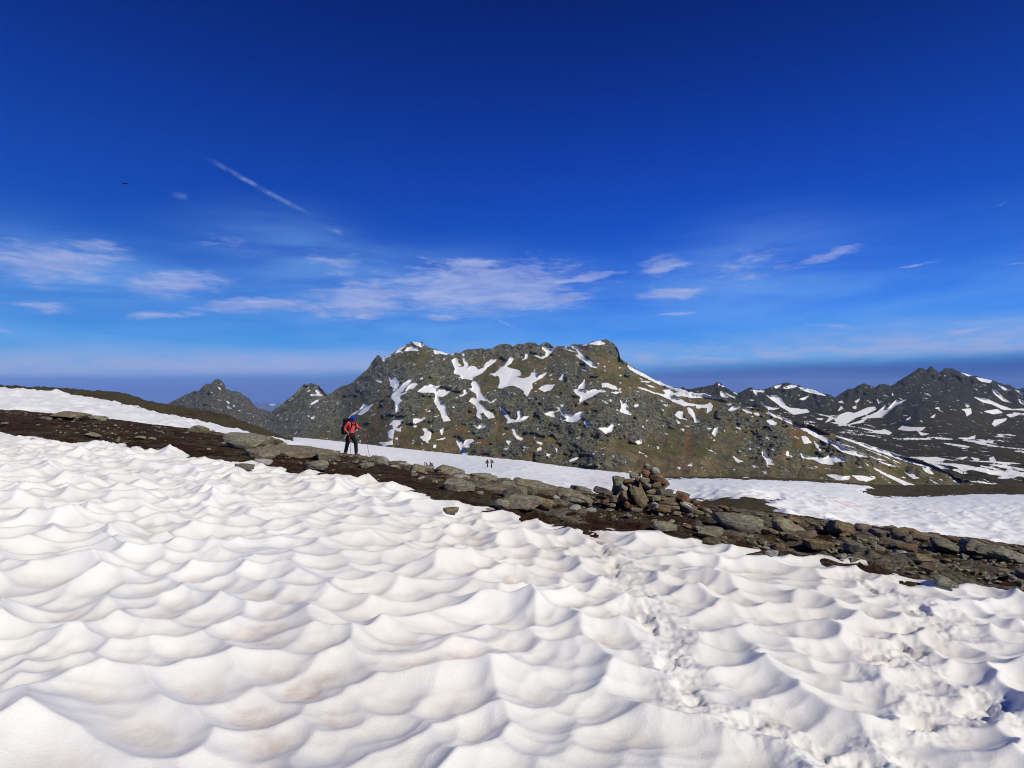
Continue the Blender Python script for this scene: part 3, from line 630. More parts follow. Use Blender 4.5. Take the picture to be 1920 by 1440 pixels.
def mountain(name, label, mat, sil, base, ncol, nrow, depth, relief, polys, jag, rocky, rust=None, floor=None, seed=100):
    """a heightfield: crest line and foot line, distance(px, py, t), relief along the line of sight, own back slope"""
    px = np.linspace(sil[0][0], sil[-1][0], ncol)
    top = lin(sil, px) + (fbm(px * .11, px * 0, seed, 4, .6)) * jag
    t = np.linspace(0, 1, nrow); PX = np.repeat(px[:, None], nrow, 1); T = np.repeat(t[None], ncol, 0)
    PY = base + (top[:, None] - base) * T
    w = np.hanning(2 * int(70 / (px[1] - px[0])) + 1); w /= w.sum(); r_ = len(w) // 2     # the body of the mountain is smoother than its crest line
    ts = np.convolve(np.pad(lin(sil, px), r_, mode='edge'), w, 'valid')
    Y = depth(PX, PY, (base - PY) / (base - ts[:, None]))
    ym = np.median(Y, axis=1, keepdims=True).mean(); sx, sy = PX / F * ym, PY / F * ym * 1.55    # rough metres across and up the face
    rock = rocky(PX, PY, sx, sy, T)
    sd = poly_sd(PX, PY, polys, 12.0)
    if floor is not None: sd = np.maximum(sd, floor(PX, PY, Y))
    L_, S_ = relief(PX, PY, sx, sy, rock, T); d = (L_ + S_ * (1 - .85 * sstep(-1.5, 2, sd))) * sstep(1.0, .97, T)
    Yd = Y + d; P = np.stack([Yd * (PX - CX) / F, Yd, -Yd * (PY - CY) / F], -1)
    back = []
    for k in (1, 2, 3):                                  # back slope behind the crest
        b = P[:, -1].copy(); s = 60.0 * k * k * (P[:, -1, 1] / 1300)
        b[:, 0] *= (1 + s / b[:, 1]); b[:, 1] += s; b[:, 2] -= s * .75; back.append(b)
    P = np.concatenate([P, np.stack(back, 1)], 1)
    ext = lambda a: np.concatenate([a, np.repeat(a[:, -1:], 3, 1)], 1)
    ru = rust(PX, PY, sx, sy) if rust is not None else np.zeros_like(PX)
    me = grid_mesh(name, P, {'snow': ext(sd), 'rock': ext(rock), 'rust': ext(ru)})
    return setp(link(name, me, None, mat), label, kind="structure")

SIL1 = [(486, 790), (505, 774), (520, 764), (535, 752), (548, 742), (560, 730), (570, 720), (576, 722), (585, 718), (598, 722), (606, 731), (612, 738), (625, 735), (640, 724), (655, 722), (675, 705),
        (690, 690), (700, 676), (706, 667), (711, 666), (716, 672), (725, 669), (738, 662), (750, 652), (760, 646), (773, 641), (790, 641), (798, 648), (812, 652), (825, 658), (842, 663), (862, 661), (872, 657),
        (880, 655), (905, 653), (922, 655), (926, 650), (935, 647), (945, 645), (957, 648), (970, 646), (985, 643), (1003, 643), (1012, 647), (1020, 643), (1028, 642), (1036, 648), (1045, 650), (1068, 649),
        (1074, 644), (1095, 645), (1103, 645), (1112, 640), (1125, 637), (1138, 637), (1148, 641), (1156, 650), (1161, 660), (1163, 670), (1170, 676), (1190, 690), (1206, 700), (1228, 711), (1254, 724), (1275, 729),
        (1300, 736), (1320, 738), (1350, 745), (1372, 752), (1390, 759), (1430, 768), (1440, 771), (1480, 785), (1520, 797), (1565, 815), (1655, 842), (1740, 869), (1805, 898), (1890, 911), (1990, 926), (2200, 940)]
YC1 = [(486, 1620), (600, 1560), (720, 1460), (860, 1400), (1000, 1340), (1150, 1230), (1300, 1090), (1440, 950), (1560, 860), (1700, 780), (1900, 690), (2200, 650)]
YF1 = [(486, 760), (700, 560), (900, 470), (1200, 450), (1500, 480), (1800, 560), (2200, 600)]
def depth1(px, py, t):
    yc, yf = [pchip1([a for a, b in T], [b for a, b in T], px) for T in (YC1, YF1)]
    return yf + (yc - yf) * (t * .75 + .25 * t * t)
CRAGS = [(1092, 818, 36, 24), (960, 752, 26, 34), (1440, 828, 52, 34), (905, 800, 24, 30), (1125, 868, 60, 14), (985, 797, 40, 14), (1060, 700, 40, 34), (925, 752, 20, 18), (720, 690, 30, 34), (760, 695, 42, 26),
         (690, 720, 40, 40), (880, 668, 26, 14), (960, 658, 40, 16), (1020, 655, 34, 14), (1150, 655, 14, 18), (1120, 735, 30, 20), (850, 760, 28, 26), (1200, 745, 26, 20), (880, 700, 30, 16), (820, 690, 40, 22),
         (590, 745, 40, 30), (620, 770, 40, 30), (560, 790, 40, 30), (960, 840, 24, 20), (1180, 700, 16, 12), (1040, 770, 36, 20), (1250, 790, 40, 16), (1330, 800, 50, 20), (700, 640, 20, 40), (1390, 790, 30, 16), (1155, 862, 30, 14)]
def rocky1(px, py, sx, sy, t):
    m = np.zeros_like(px); w = fbm(sx / 40, sy / 40, 201, 3) * .55 + fbm(sx / 12, sy / 12, 203, 3) * .25
    for (a, b, rw, rh) in CRAGS: m = np.maximum(m, sstep(1.15, .55, np.hypot((px - a) / rw, (py - b) / rh) + w))
    g = sstep(-.04, .22, fbm(sx / 55, sy / 55, 205, 4) + .42 * fbm(sx / 11, sy / 11, 207, 3)) * sstep(960, 800, py) * .95 * (1 - .7 * sstep(1180, 1260, px) * sstep(1420, 1380, px) * sstep(770, 800, py))
    m = np.maximum(m, g); m = np.maximum(m, sstep(.93, .99, t) * sstep(1200, 1100, px))
    left = sstep(720, 600, px) * .75 * sstep(-.35, .25, fbm((sx + sy * .9) / 60, (sx - sy) / 16, 209, 4))
    return np.clip(np.maximum(m, left), 0, 1)
def relief1(px, py, sx, sy, rock, t):
    big = (ridged(sx / 230, sy / 260, 211, 3) - .5) * -48 + fbm(sx / 95, sy / 95, 213, 4) * 24 + ridged((sx + sy * .35) / 85, (sy - sx * .35) / 330, 221, 2) * 22
    fine = rock * (-4 + ridged(sx / 22, sy / 26, 215, 4, .65) * -18 + fbm(sx / 7, sy / 7, 217, 3) * 7) + fbm(sx / 22, sy / 22, 219, 3) * 4 + (ridged(sx / 60, sy / 60, 225, 3) - .5) * -9
    return big, fine
def rust1(px, py, sx, sy):
    g = sstep(.10, .5, fbm(sx / 70, sy / 110, 231, 3)) * sstep(.45, .85, ridged(sx / 34, sy / 120, 233, 3)) * sstep(735, 790, py)
    spot = np.zeros_like(px)
    for (a, b, rw, rh) in [(983, 765, 10, 18), (1048, 825, 7, 22), (770, 712, 26, 12), (905, 840, 14, 30), (1290, 830, 10, 50), (760, 840, 10, 20), (925, 775, 8, 16)]:
        spot = np.maximum(spot, sstep(1.1, .3, np.hypot((px - a) / rw, (py - b) / rh) + fbm(sx / 12, sy / 12, 235, 3) * .5))
    return np.clip(g * .6 + spot * .75, 0, 1)
M_MT1 = mat_mountain("mountain_turf", 1.68, 1.0, 2.4)
mountain("mountain", "broad craggy mountain with green turf and many snow patches behind the snow slope", M_MT1, SIL1, 985.0, 1120, 230, depth1, relief1, SN, 3.0, rocky1, rust1, None, 300)

SIL2 = [(250, 790), (290, 770), (310, 760), (330, 751), (345, 742), (352, 738), (375, 729), (388, 719), (397, 720), (402, 714), (408, 711), (415, 713), (421, 721), (425, 728), (433, 732), (441, 732), (450, 735), (458, 741), (466, 745),
        (473, 754), (480, 763), (490, 766), (500, 768), (515, 778), (540, 800), (560, 815)]
def depth2(px, py, t): return 1250 + 1150 * t + 0 * px
def rocky2(px, py, sx, sy, t): return np.clip(.85 + .6 * fbm(sx / 60, sy / 50, 401, 3), 0, 1) * sstep(860, 770, py + (px - 400) * -.2)
def relief2(px, py, sx, sy, rock, t):
    return (ridged((sx + sy) / 190, (sy - sx) / 190, 411, 4) - .5) * -90, rock * (ridged((sx + sy * .4) / 42, (sy - sx * .3) / 42, 413, 4, .65) * -34 + fbm(sx / 11, sy / 11, 415, 3) * 12)
M_MT2 = mat_mountain("grey_peak_rock", 1.25, .5, 2.0, 1.0, .8)
mountain("mountain", "grey pointed rock peak rising behind the dark heath rim", M_MT2, SIL2, 900.0, 230, 130, depth2, relief2, SN_LEFT, 3.8, rocky2, None, None, 400)

SIL3 = [(1180, 745), (1230, 729), (1260, 726), (1278, 727), (1300, 730), (1318, 724), (1330, 722), (1338, 720), (1345, 714), (1352, 721), (1362, 727), (1372, 736), (1384, 738), (1396, 731), (1408, 727), (1416, 730), (1428, 731), (1440, 726),
        (1452, 722), (1462, 721), (1475, 719), (1488, 721), (1500, 724), (1520, 730), (1542, 738), (1552, 741), (1562, 744), (1567, 746), (1578, 737), (1588, 732), (1600, 726), (1612, 722), (1624, 720), (1632, 724), (1642, 726), (1650, 720),
        (1662, 722), (1672, 725), (1682, 716), (1695, 709), (1706, 702), (1714, 695), (1724, 690), (1738, 692), (1746, 687), (1754, 691), (1762, 696), (1770, 692), (1782, 690), (1792, 693), (1800, 698), (1814, 702), (1830, 706), (1850, 710),
        (1872, 717), (1890, 722), (1920, 730), (1980, 744), (2100, 762), (2300, 780), (2500, 800)]
def depth3(px, py, t):
    y = np.interp(py, [680, 740, 775, 800, 830, 870, 930, 1000], [2750, 2520, 2250, 1900, 1400, 1020, 730, 560])
    knoll = sstep(1.2, .2, np.hypot((px - 1765) / 110, (py - 775) / 50))
    return y - 230 * knoll * sstep(690, 740, py)
def rocky3(px, py, sx, sy, t):
    w = fbm(sx / 80, sy / 60, 501, 3) * .5
    m = sstep(.55, .8, t + w * .3) * sstep(765, 745, py)
    for (a, b, rw, rh) in [(1760, 712, 75, 28), (1640, 735, 70, 20), (1430, 745, 45, 20), (1520, 755, 45, 16), (1700, 770, 40, 20), (1345, 735, 30, 16)]:
        m = np.maximum(m, sstep(1.2, .5, np.hypot((px - a) / rw, (py - b) / rh) + w))
    return np.clip(np.maximum(m, .4 * sstep(0, .4, fbm(sx / 50, sy / 25, 503, 4))), 0, 1)
def relief3(px, py, sx, sy, rock, t):
    return (ridged(sx / 260, sy / 260, 511, 4) - .5) * -80, rock * (ridged(sx / 50, sy / 120, 513, 4, .65) * -85 + fbm(sx / 18, sy / 24, 515, 3) * 14) + fbm(sx / 60, sy / 40, 517, 4) * 22
def floor3(px, py, Y):
    X = Y * (px - CX) / F
    n = fbm(X / 42, Y / 75, 521, 4, .55) + .25 * fbm(X / 200, Y / 200, 523, 2)
    return (n - .30 - .10 * sstep(1700, 1900, px)) * 9 * sstep(752, 775, py) - 12 * sstep(775, 752, py) - 8 * sstep(1.3, .7, np.hypot((px - 1765) / 130, (py - 770) / 42))
M_MT3 = mat_mountain("dark_cirque_rock_cloud_shade", .66, .5, 1.6, .7, .7)  # dark rock, its colour lowered further to paint in a cloud shadow
mountain("mountain", "dark rocky cirque toned as under cloud shadow, with a snow streaked valley floor far to the right", M_MT3, SIL3, 1000.0, 560, 175, depth3, relief3, SN_R, 4.2, rocky3, None, floor3, 500)

SIL4 = [(420, 770), (440, 764), (462, 760), (473, 755), (480, 752), (487, 756), (492, 757), (500, 753), (505, 755), (512, 757), (520, 754), (528, 757), (540, 760), (560, 764), (600, 772)]
mountain("mountain", "faint blue mountain range on the far horizon between the two grey peaks", M_MT2, SIL4, 800.0, 130, 40, lambda px, py, t: 23000 + 4000 * t + 0 * px,
         lambda px, py, sx, sy, rock, t: ((ridged(sx / 900, sy / 900, 611, 4) - .5) * -900, 0 * px), [[(505, 758), (512, 756), (517, 758), (510, 761)]], 3.0, lambda px, py, sx, sy, t: .7 + 0 * px, None, None, 600)

# ------------------------------------------------------------------ rocks
def mat_rock(name, tint=(1, 1, 1), dark=.09, lite=.26, lichen=.55, brown=.3):
    m, t, b = new_mat(name)
    pos = t.node('ShaderNodeNewGeometry').outputs['Position']; rnd = t.node('ShaderNodeObjectInfo').outputs['Random']
    off = t.vmath('ADD', pos, t.vmath('MULTIPLY', t.node('ShaderNodeObjectInfo').outputs['Location'], (3.1, 1.7, 2.3)))
    n1 = t.noise(off, 5, 5, .65); n2 = t.noise(t.mapping(off, scale=(1, 1, 3.5)), 16, 5, .7); n3 = t.noise(off, 60, 3, .7)
    T = lambda v: (v * tint[0], v * tint[1], v * tint[2], 1)
    c = t.mix(t.step(n2, .32, .68), T(dark), T(lite))
    c = t.mix(t.math('MULTIPLY', t.step(rnd, .35, .9), brown), c, (.17, .085, .035, 1))
    c = t.mix(t.step(n3, .58, .75, 0, .6), c, T(dark * .45))
    li = t.math('MULTIPLY', t.step(t.math('ADD', n1, t.math('MULTIPLY', n3, .22)), .58, .70), lichen)
    c = t.mix(li, c, t.mix(t.step(n2, .45, .6), (.25, .245, .10, 1), (.34, .34, .25, 1)))
    t.put(b.inputs['Base Color'], c); b.inputs['Roughness'].default_value = .9; b.inputs['Specular IOR Level'].default_value = .2
    bump(t, b, t.math('ADD', n2, t.math('MULTIPLY', n3, .6)), .8, .022)
    return m
M_GREY = mat_rock("lichen_rock", (1, .91, .74), .085, .31, .6, .42)
M_BROWN = mat_rock("brown_rock", (1, .74, .47), .09, .30, .25, .6)
M_DARK = mat_rock("dark_rock", (1, .90, .76), .055, .19, .22, .45)
M_PALE = mat_rock("pale_rock", (1, .97, .88), .22, .46, .30, .1)
M_RUST = mat_rock("rust_rock", (1, .52, .26), .14, .34, .05, .6)
ROCKM = {'g': M_GREY, 'b': M_BROWN, 'd': M_DARK, 'p': M_PALE, 'r': M_RUST}

def rock_mesh(seed, sub=3, planes=11, flat=0.0, round_=0.0):
    """a stone of unit half extents: a ball cut by random planes, then roughened"""
    rng = random.Random(seed); bm = bmesh.new(); bmesh.ops.create_icosphere(bm, subdivisions=sub, radius=1)
    N = []
    for i in range(planes):
        v = Vector((rng.gauss(0, 1), rng.gauss(0, 1), rng.gauss(0, 1))).normalized(); N.append((v, rng.uniform(.46, .80)))
    if flat:
        N = [(Vector((math.cos(a), math.sin(a), rng.uniform(-.3, .3))).normalized(), rng.uniform(.55, .85)) for a in [i * 6.283 / 7 + rng.uniform(-.4, .4) for i in range(7)]]
        N += [(Vector((rng.uniform(-.1, .1), rng.uniform(-.1, .1), 1)).normalized(), .26 + .06 * rng.random()), (Vector((rng.uniform(-.2, .2), rng.uniform(-.2, .2), 1)).normalized(), .30), (Vector((rng.uniform(-.1, .1), rng.uniform(-.1, .1), -1)).normalized(), .28)]
    co = np.array([v.co for v in bm.verts]); rr = np.ones(len(co))
    for v, h in N:
        d = co @ np.array(v); rr = np.where(d > 1e-3, np.minimum(rr, h / np.maximum(d, 1e-3)), rr)
    rr = rr * (1 - round_) + round_
    nz = fbm(co[:, 0] * 2.2 + seed, co[:, 1] * 2.2 + co[:, 2] * 1.7, seed, 3) * .045 + fbm(co[:, 0] * 6 + co[:, 2] * 5, co[:, 1] * 6 - co[:, 2] * 4, seed + 3, 2) * .022
    co = co * (rr + nz)[:, None]
    co -= (co.max(0) + co.min(0)) / 2; co /= (co.max(0) - co.min(0)) / 2
    for v, c in zip(bm.verts, co): v.co = c
    me = bpy.data.meshes.new("rock"); bm.to_mesh(me); bm.free()
    return me
ROCKS = {}
def rock_data(kind, seed, mk):
    """kind: 'a' angular, 's' slab, 'r' rounded"""
    key = (kind, seed, mk)
    if key not in ROCKS:
        me = rock_mesh({'a': 10, 's': 40, 'r': 70}[kind] + seed, 3, {'a': 10, 's': 0, 'r': 16}[kind], 1.0 if kind == 's' else 0.0, .15 if kind == 'r' else 0.0)
        me.materials.append(ROCKM[mk]); ROCKS[key] = me
    return ROCKS[key]
def ground_z(px, Y):
    z = float(terrain(np.array([float(px)]), np.array([[float(Y)]]))[0, 0]); return z
def ground_hit(px, py, ymax=None):
    """nearest point of the ground profile seen at this pixel, up to just past the crest"""
    c = float(pchip1(KC, [KN[k][0][0] for k in KC], np.array([float(px)]))[0])
    ys = np.geomspace(1.5, (ymax or c * 1.02), 500); z = terrain(np.array([float(px)]), ys[None])[0]
    p = CY - F * z / ys; i = np.where(p <= py)[0]
    Y = ys[i[0]] if len(i) else ys[-1]
    return Y, float(np.interp(Y, ys, z))
def rock(px, py, w, h, kind, mk, seed, label, cat='rock', group=None, rot=0.0, dep=.8, yaw=0.0, sink=.25, name='rock', ymax=None):
    """stone whose foot shows at pixel (px, py), w x h pixels large"""
    Y, z = ground_hit(px, py, ymax); k = Y / F
    o = bpy.data.objects.new(name, rock_data(kind, seed, mk)); COL.objects.link(o)
    hz = h * k / 2; o.scale = (w * k / 2, max(w * k / 2 * dep, hz * .9), hz * (1 + sink))
    o.location = (Y * (px - CX) / F, Y + o.scale[1] * .6, z + hz * (1 - sink) + (.05 if 'snow' in label and h < 19 else 0)); o.rotation_euler = (0, R(rot), R(yaw))
    return setp(o, label, cat, group)
random.seed(11)
B = [  # px, foot row, width, height, kind, material, label
 (455, 846, 92, 34, 'a', 'g', "large pale boulder with yellow lichen standing on heath beside a flat slab", 8),
 (545, 857, 140, 14, 's', 'g', "long flat pale grey slab in the heath beside the largest lichen boulder", 4),
 (480, 858, 70, 12, 's', 'g', "low lichen covered slab lying below the long flat slab", 4),
 (493, 843, 26, 14, 'a', 'd', "small dark stone wedged between boulder and peat bank", 0),
 (490, 876, 34, 10, 'r', 'p', "pale flat boulder at the snow edge below the long slab", 0),
 (590, 884, 46, 14, 's', 'g', "grey flat rock with a lichen spot near a small dome of snow", -6),
 (716, 869, 20, 14, 'r', 'p', "pale round boulder on the crest right of the hiker's pole", 0),
 (745, 871, 34, 8, 's', 'd', "thin dark slab on the crest beside the pale round boulder", 0),
 (782, 888, 40, 17, 'a', 'g', "lichen spotted boulder on the crest in front of two distant walkers", 0),
 (840, 893, 62, 18, 'a', 'g', "long grey boulder on the crest with yellow lichen, right of the walkers", 4),
 (905, 904, 56, 15, 's', 'g', "broad grey crest slab between the lichen boulders and the cairn", 6),
 (1005, 924, 84, 18, 's', 'g', "widest rock slab on the crest left of the cairn", 6),
 (1080, 940, 70, 20, 'a', 'g', "lichen rock next to the leaning dark slab of the cairn", 6),
 (975, 962, 96, 30, 'a', 'g', "pale lichen boulder at the snow edge left of the cairn", -6),
 (942, 960, 36, 16, 'r', 'g', "rounded stone leaning on the pale lichen boulder at the snow edge", 0),
 (1022, 958, 34, 16, 'a', 'b', "brown stone right of the pale lichen boulder at the snow edge", 10),
 (860, 925, 60, 16, 's', 'g', "flat grey rock in the heath between crest boulders and snow", 4),
 (930, 928, 80, 12, 's', 'g', "thin pale slab lying in heath behind the pale lichen boulder", -3),
 (118, 786, 60, 11, 'a', 'g', "dark layered rock outcrop on the heath crest beside the upper snow", 4),
 (180, 789, 30, 10, 'r', 'g', "grey rounded stone on the heath crest beside the dark outcrop", 0),
 (171, 820, 32, 9, 'r', 'g', "pale grey stone lying alone in the middle of the dark heath", 0),
 (368, 812, 38, 14, 'r', 'g', "rounded crest boulder with a lichen cap above the heath bank", 0),
 (285, 825, 14, 6, 'a', 'g', "small grey stone in heath between the lone pale stone and the crest", 0),
 (455, 885, 34, 9, 's', 'd', "dark flat rock poking out of the suncupped snow", 6),
 (845, 968, 30, 8, 's', 'b', "brown stone fragment melting out of snow near the heath edge", 0),
 (1392, 1002, 92, 36, 'a', 'g', "biggest striped grey rock right of the cairn", 10),
 (1335, 1010, 50, 22, 'a', 'g', "lichen boulder at the snow edge just right of the cairn foot", 8),
 (1485, 1008, 66, 34, 'a', 'g', "grey lichen boulder with a red paint mark right of the cairn", 4),
 (1465, 978, 40, 12, 's', 'd', "dark flat stone on the crest behind the red marked boulder", 6),
 (1582, 1010, 50, 34, 'a', 'b', "dark brown crest boulder above the lower snow basin", -8),
 (1690, 1012, 30, 22, 'a', 'b', "small brown crest boulder right of the dark brown boulder", 0),
 (1660, 1008, 40, 12, 's', 'd', "low dark slab on the crest between the two brown boulders", 4),
 (1785, 1038, 60, 26, 'a', 'd', "dark cracked outcrop rock on the bank right of the brown boulders", 10),
 (1840, 1045, 70, 30, 'a', 'g', "grey outcrop rock with brown stain farther down the bank", 8),
 (1895, 1060, 90, 30, 'a', 'g', "mossy grey outcrop at the low end of the bank", 6),
 (1700, 1050, 36, 16, 'r', 'p', "pale pointed stone in the dark heath below the crest boulders", 0),
 (1745, 1078, 30, 13, 'a', 'b', "brown flat topped stone near the lower snow edge", 6),
 (1780, 1110, 40, 18, 'a', 'g', "mossy stone half buried at the snow edge beside the second track", 4),
 (1450, 1050, 26, 8, 's', 'p', "light brown flat stone lying on the snow", -4),
 (1540, 1030, 54, 16, 's', 'b', "brown slab in the heath below the red marked boulder", 6),
 (1610, 1042, 44, 14, 's', 'd', "dark slab lying in the heath near the snow edge", 5),
 (1250, 1002, 46, 10, 's', 'g', "low striped rock at the snow edge below the cairn", 4),
]
for i, (px, py, w, h, kd, mk, lab, rot) in enumerate(B):
    rock(px, py, w, h, kd, mk, i % 5, lab, rot=rot, yaw=random.uniform(-14, 14), dep=random.uniform(.55, .9), sink=.12 if h > 20 else .3)

# countless smaller stones: the larger ones are things, the finest are stuff
def scatter():
    rng = random.Random(3); spots = []
    def zone(n, a, b, lo, hi, mats, label, group, f0=0.0, f1=1.0, kinds='sssaar'):
        for _ in range(n):
            px = rng.uniform(a, b); e = float(edge_y(np.array([px]))[0]); c = float(pchip1(KC, [KN[k][0][0] for k in KC], np.array([px]))[0])
            Y = e + (c - e) * rng.uniform(f0, f1) ** .9 + .15; z = ground_z(px, Y); k = Y / F
            w = lo * (hi / lo) ** (rng.random() ** 1.8)
            o = bpy.data.objects.new("stone", rock_data(rng.choice(kinds), rng.randrange(5), rng.choice(mats))); COL.objects.link(o)
            hh = w * rng.uniform(.18, .5); o.scale = (w / 2, w / 2 * rng.uniform(.5, .95), hh / 2)
            o.location = (Y * (px - CX) / F, Y, z + hh * .28 + .035); o.rotation_euler = (R(rng.uniform(-14, 10)), R(rng.uniform(-12, 14)), R(rng.uniform(0, 360) if w < .3 else rng.uniform(-30, 30)))
            f = (Y - e) / max(c - e, .1); mk = o.data.materials[0]
            tone = {M_GREY: 'lichen grey', M_BROWN: 'brown', M_DARK: 'dark', M_PALE: 'pale', M_RUST: 'rust red'}[mk]
            form = 'flat' if hh < w * .28 else ('blocky' if hh > w * .4 else 'low angular'); size = 'tiny' if w < .14 else ('small' if w < .24 else 'large')
            where = 'close to the snow edge' if f < .33 else ('midway up the bank' if f < .7 else 'along the crest')
            setp(o, f"{size} {form} {tone} stone {where}, {label}", "stone", group)
    zone(50, 5, 560, .09, .42, 'ggdgp', "left of the hiker", "stones in the heath left of the hiker", .02, 1)
    zone(125, 600, 1120, .12, .55, 'gggpbg', "between hiker and cairn", "rubble between hiker and cairn", .12, 1)
    zone(25, 1125, 1330, .06, .20, 'gbpb', "around the cairn foot", "stones around the cairn foot", .05, .6)
    zone(100, 1335, 1960, .09, .36, 'bdbdbdb', "right of the cairn", "rubble on the bank right of the cairn", .02, 1)
    # the finest gravel, one mesh
    V, Fc = [], []; base = [Vector(v) for v in ((1, 0, 0), (-1, 0, 0), (0, 1, 0), (0, -1, 0), (0, 0, 1), (0, 0, -1))]
    tri = [(0, 2, 4), (2, 1, 4), (1, 3, 4), (3, 0, 4), (2, 0, 5), (1, 2, 5), (3, 1, 5), (0, 3, 5)]
    n = 5200; P = np.array([rng.uniform(-40, 1990) for _ in range(n)]); E = edge_y(P); C = pchip1(KC, [KN[k][0][0] for k in KC], P)
    Yv = E + (C - E) * np.array([rng.random() for _ in range(n)]) ** .85 * 1.02; Zv = terrain(P, Yv[:, None])[:, 0]
    dens = sstep(-.25, .35, fbm(P / 60, Yv * .5, 801, 3)) * np.where(P < 600, .45, 1.0)
    for px, Y, z, d in zip(P, Yv, Zv, dens):
        if rng.random() > d: continue
        s = rng.uniform(.018, .055) * (1.5 if rng.random() < .15 else 1); q = Euler((rng.uniform(-.5, .5), rng.uniform(-.5, .5), rng.uniform(0, 6.28))).to_matrix()
        sc = Vector((s * rng.uniform(.7, 1.5), s * rng.uniform(.6, 1.2), s * rng.uniform(.25, .7))); o = Vector((Y * (px - CX) / F, Y, z + s * .25)); b0 = len(V)
        for v in base:
            j = Vector((rng.uniform(.7, 1.2), rng.uniform(.7, 1.2), rng.uniform(.7, 1.2))); V.append(tuple(o + q @ Vector((v.x * sc.x * j.x, v.y * sc.y * j.y, v.z * sc.z * j.z))))
        Fc += [(a + b0, b + b0, c + b0) for a, b, c in tri]
    me = bpy.data.meshes.new("gravel"); me.from_pydata(V, [], Fc); me.update()
    setp(link("gravel", me, None, M_GREY), "fine stone chips strewn over the heath bank", "gravel", kind="stuff")
scatter()

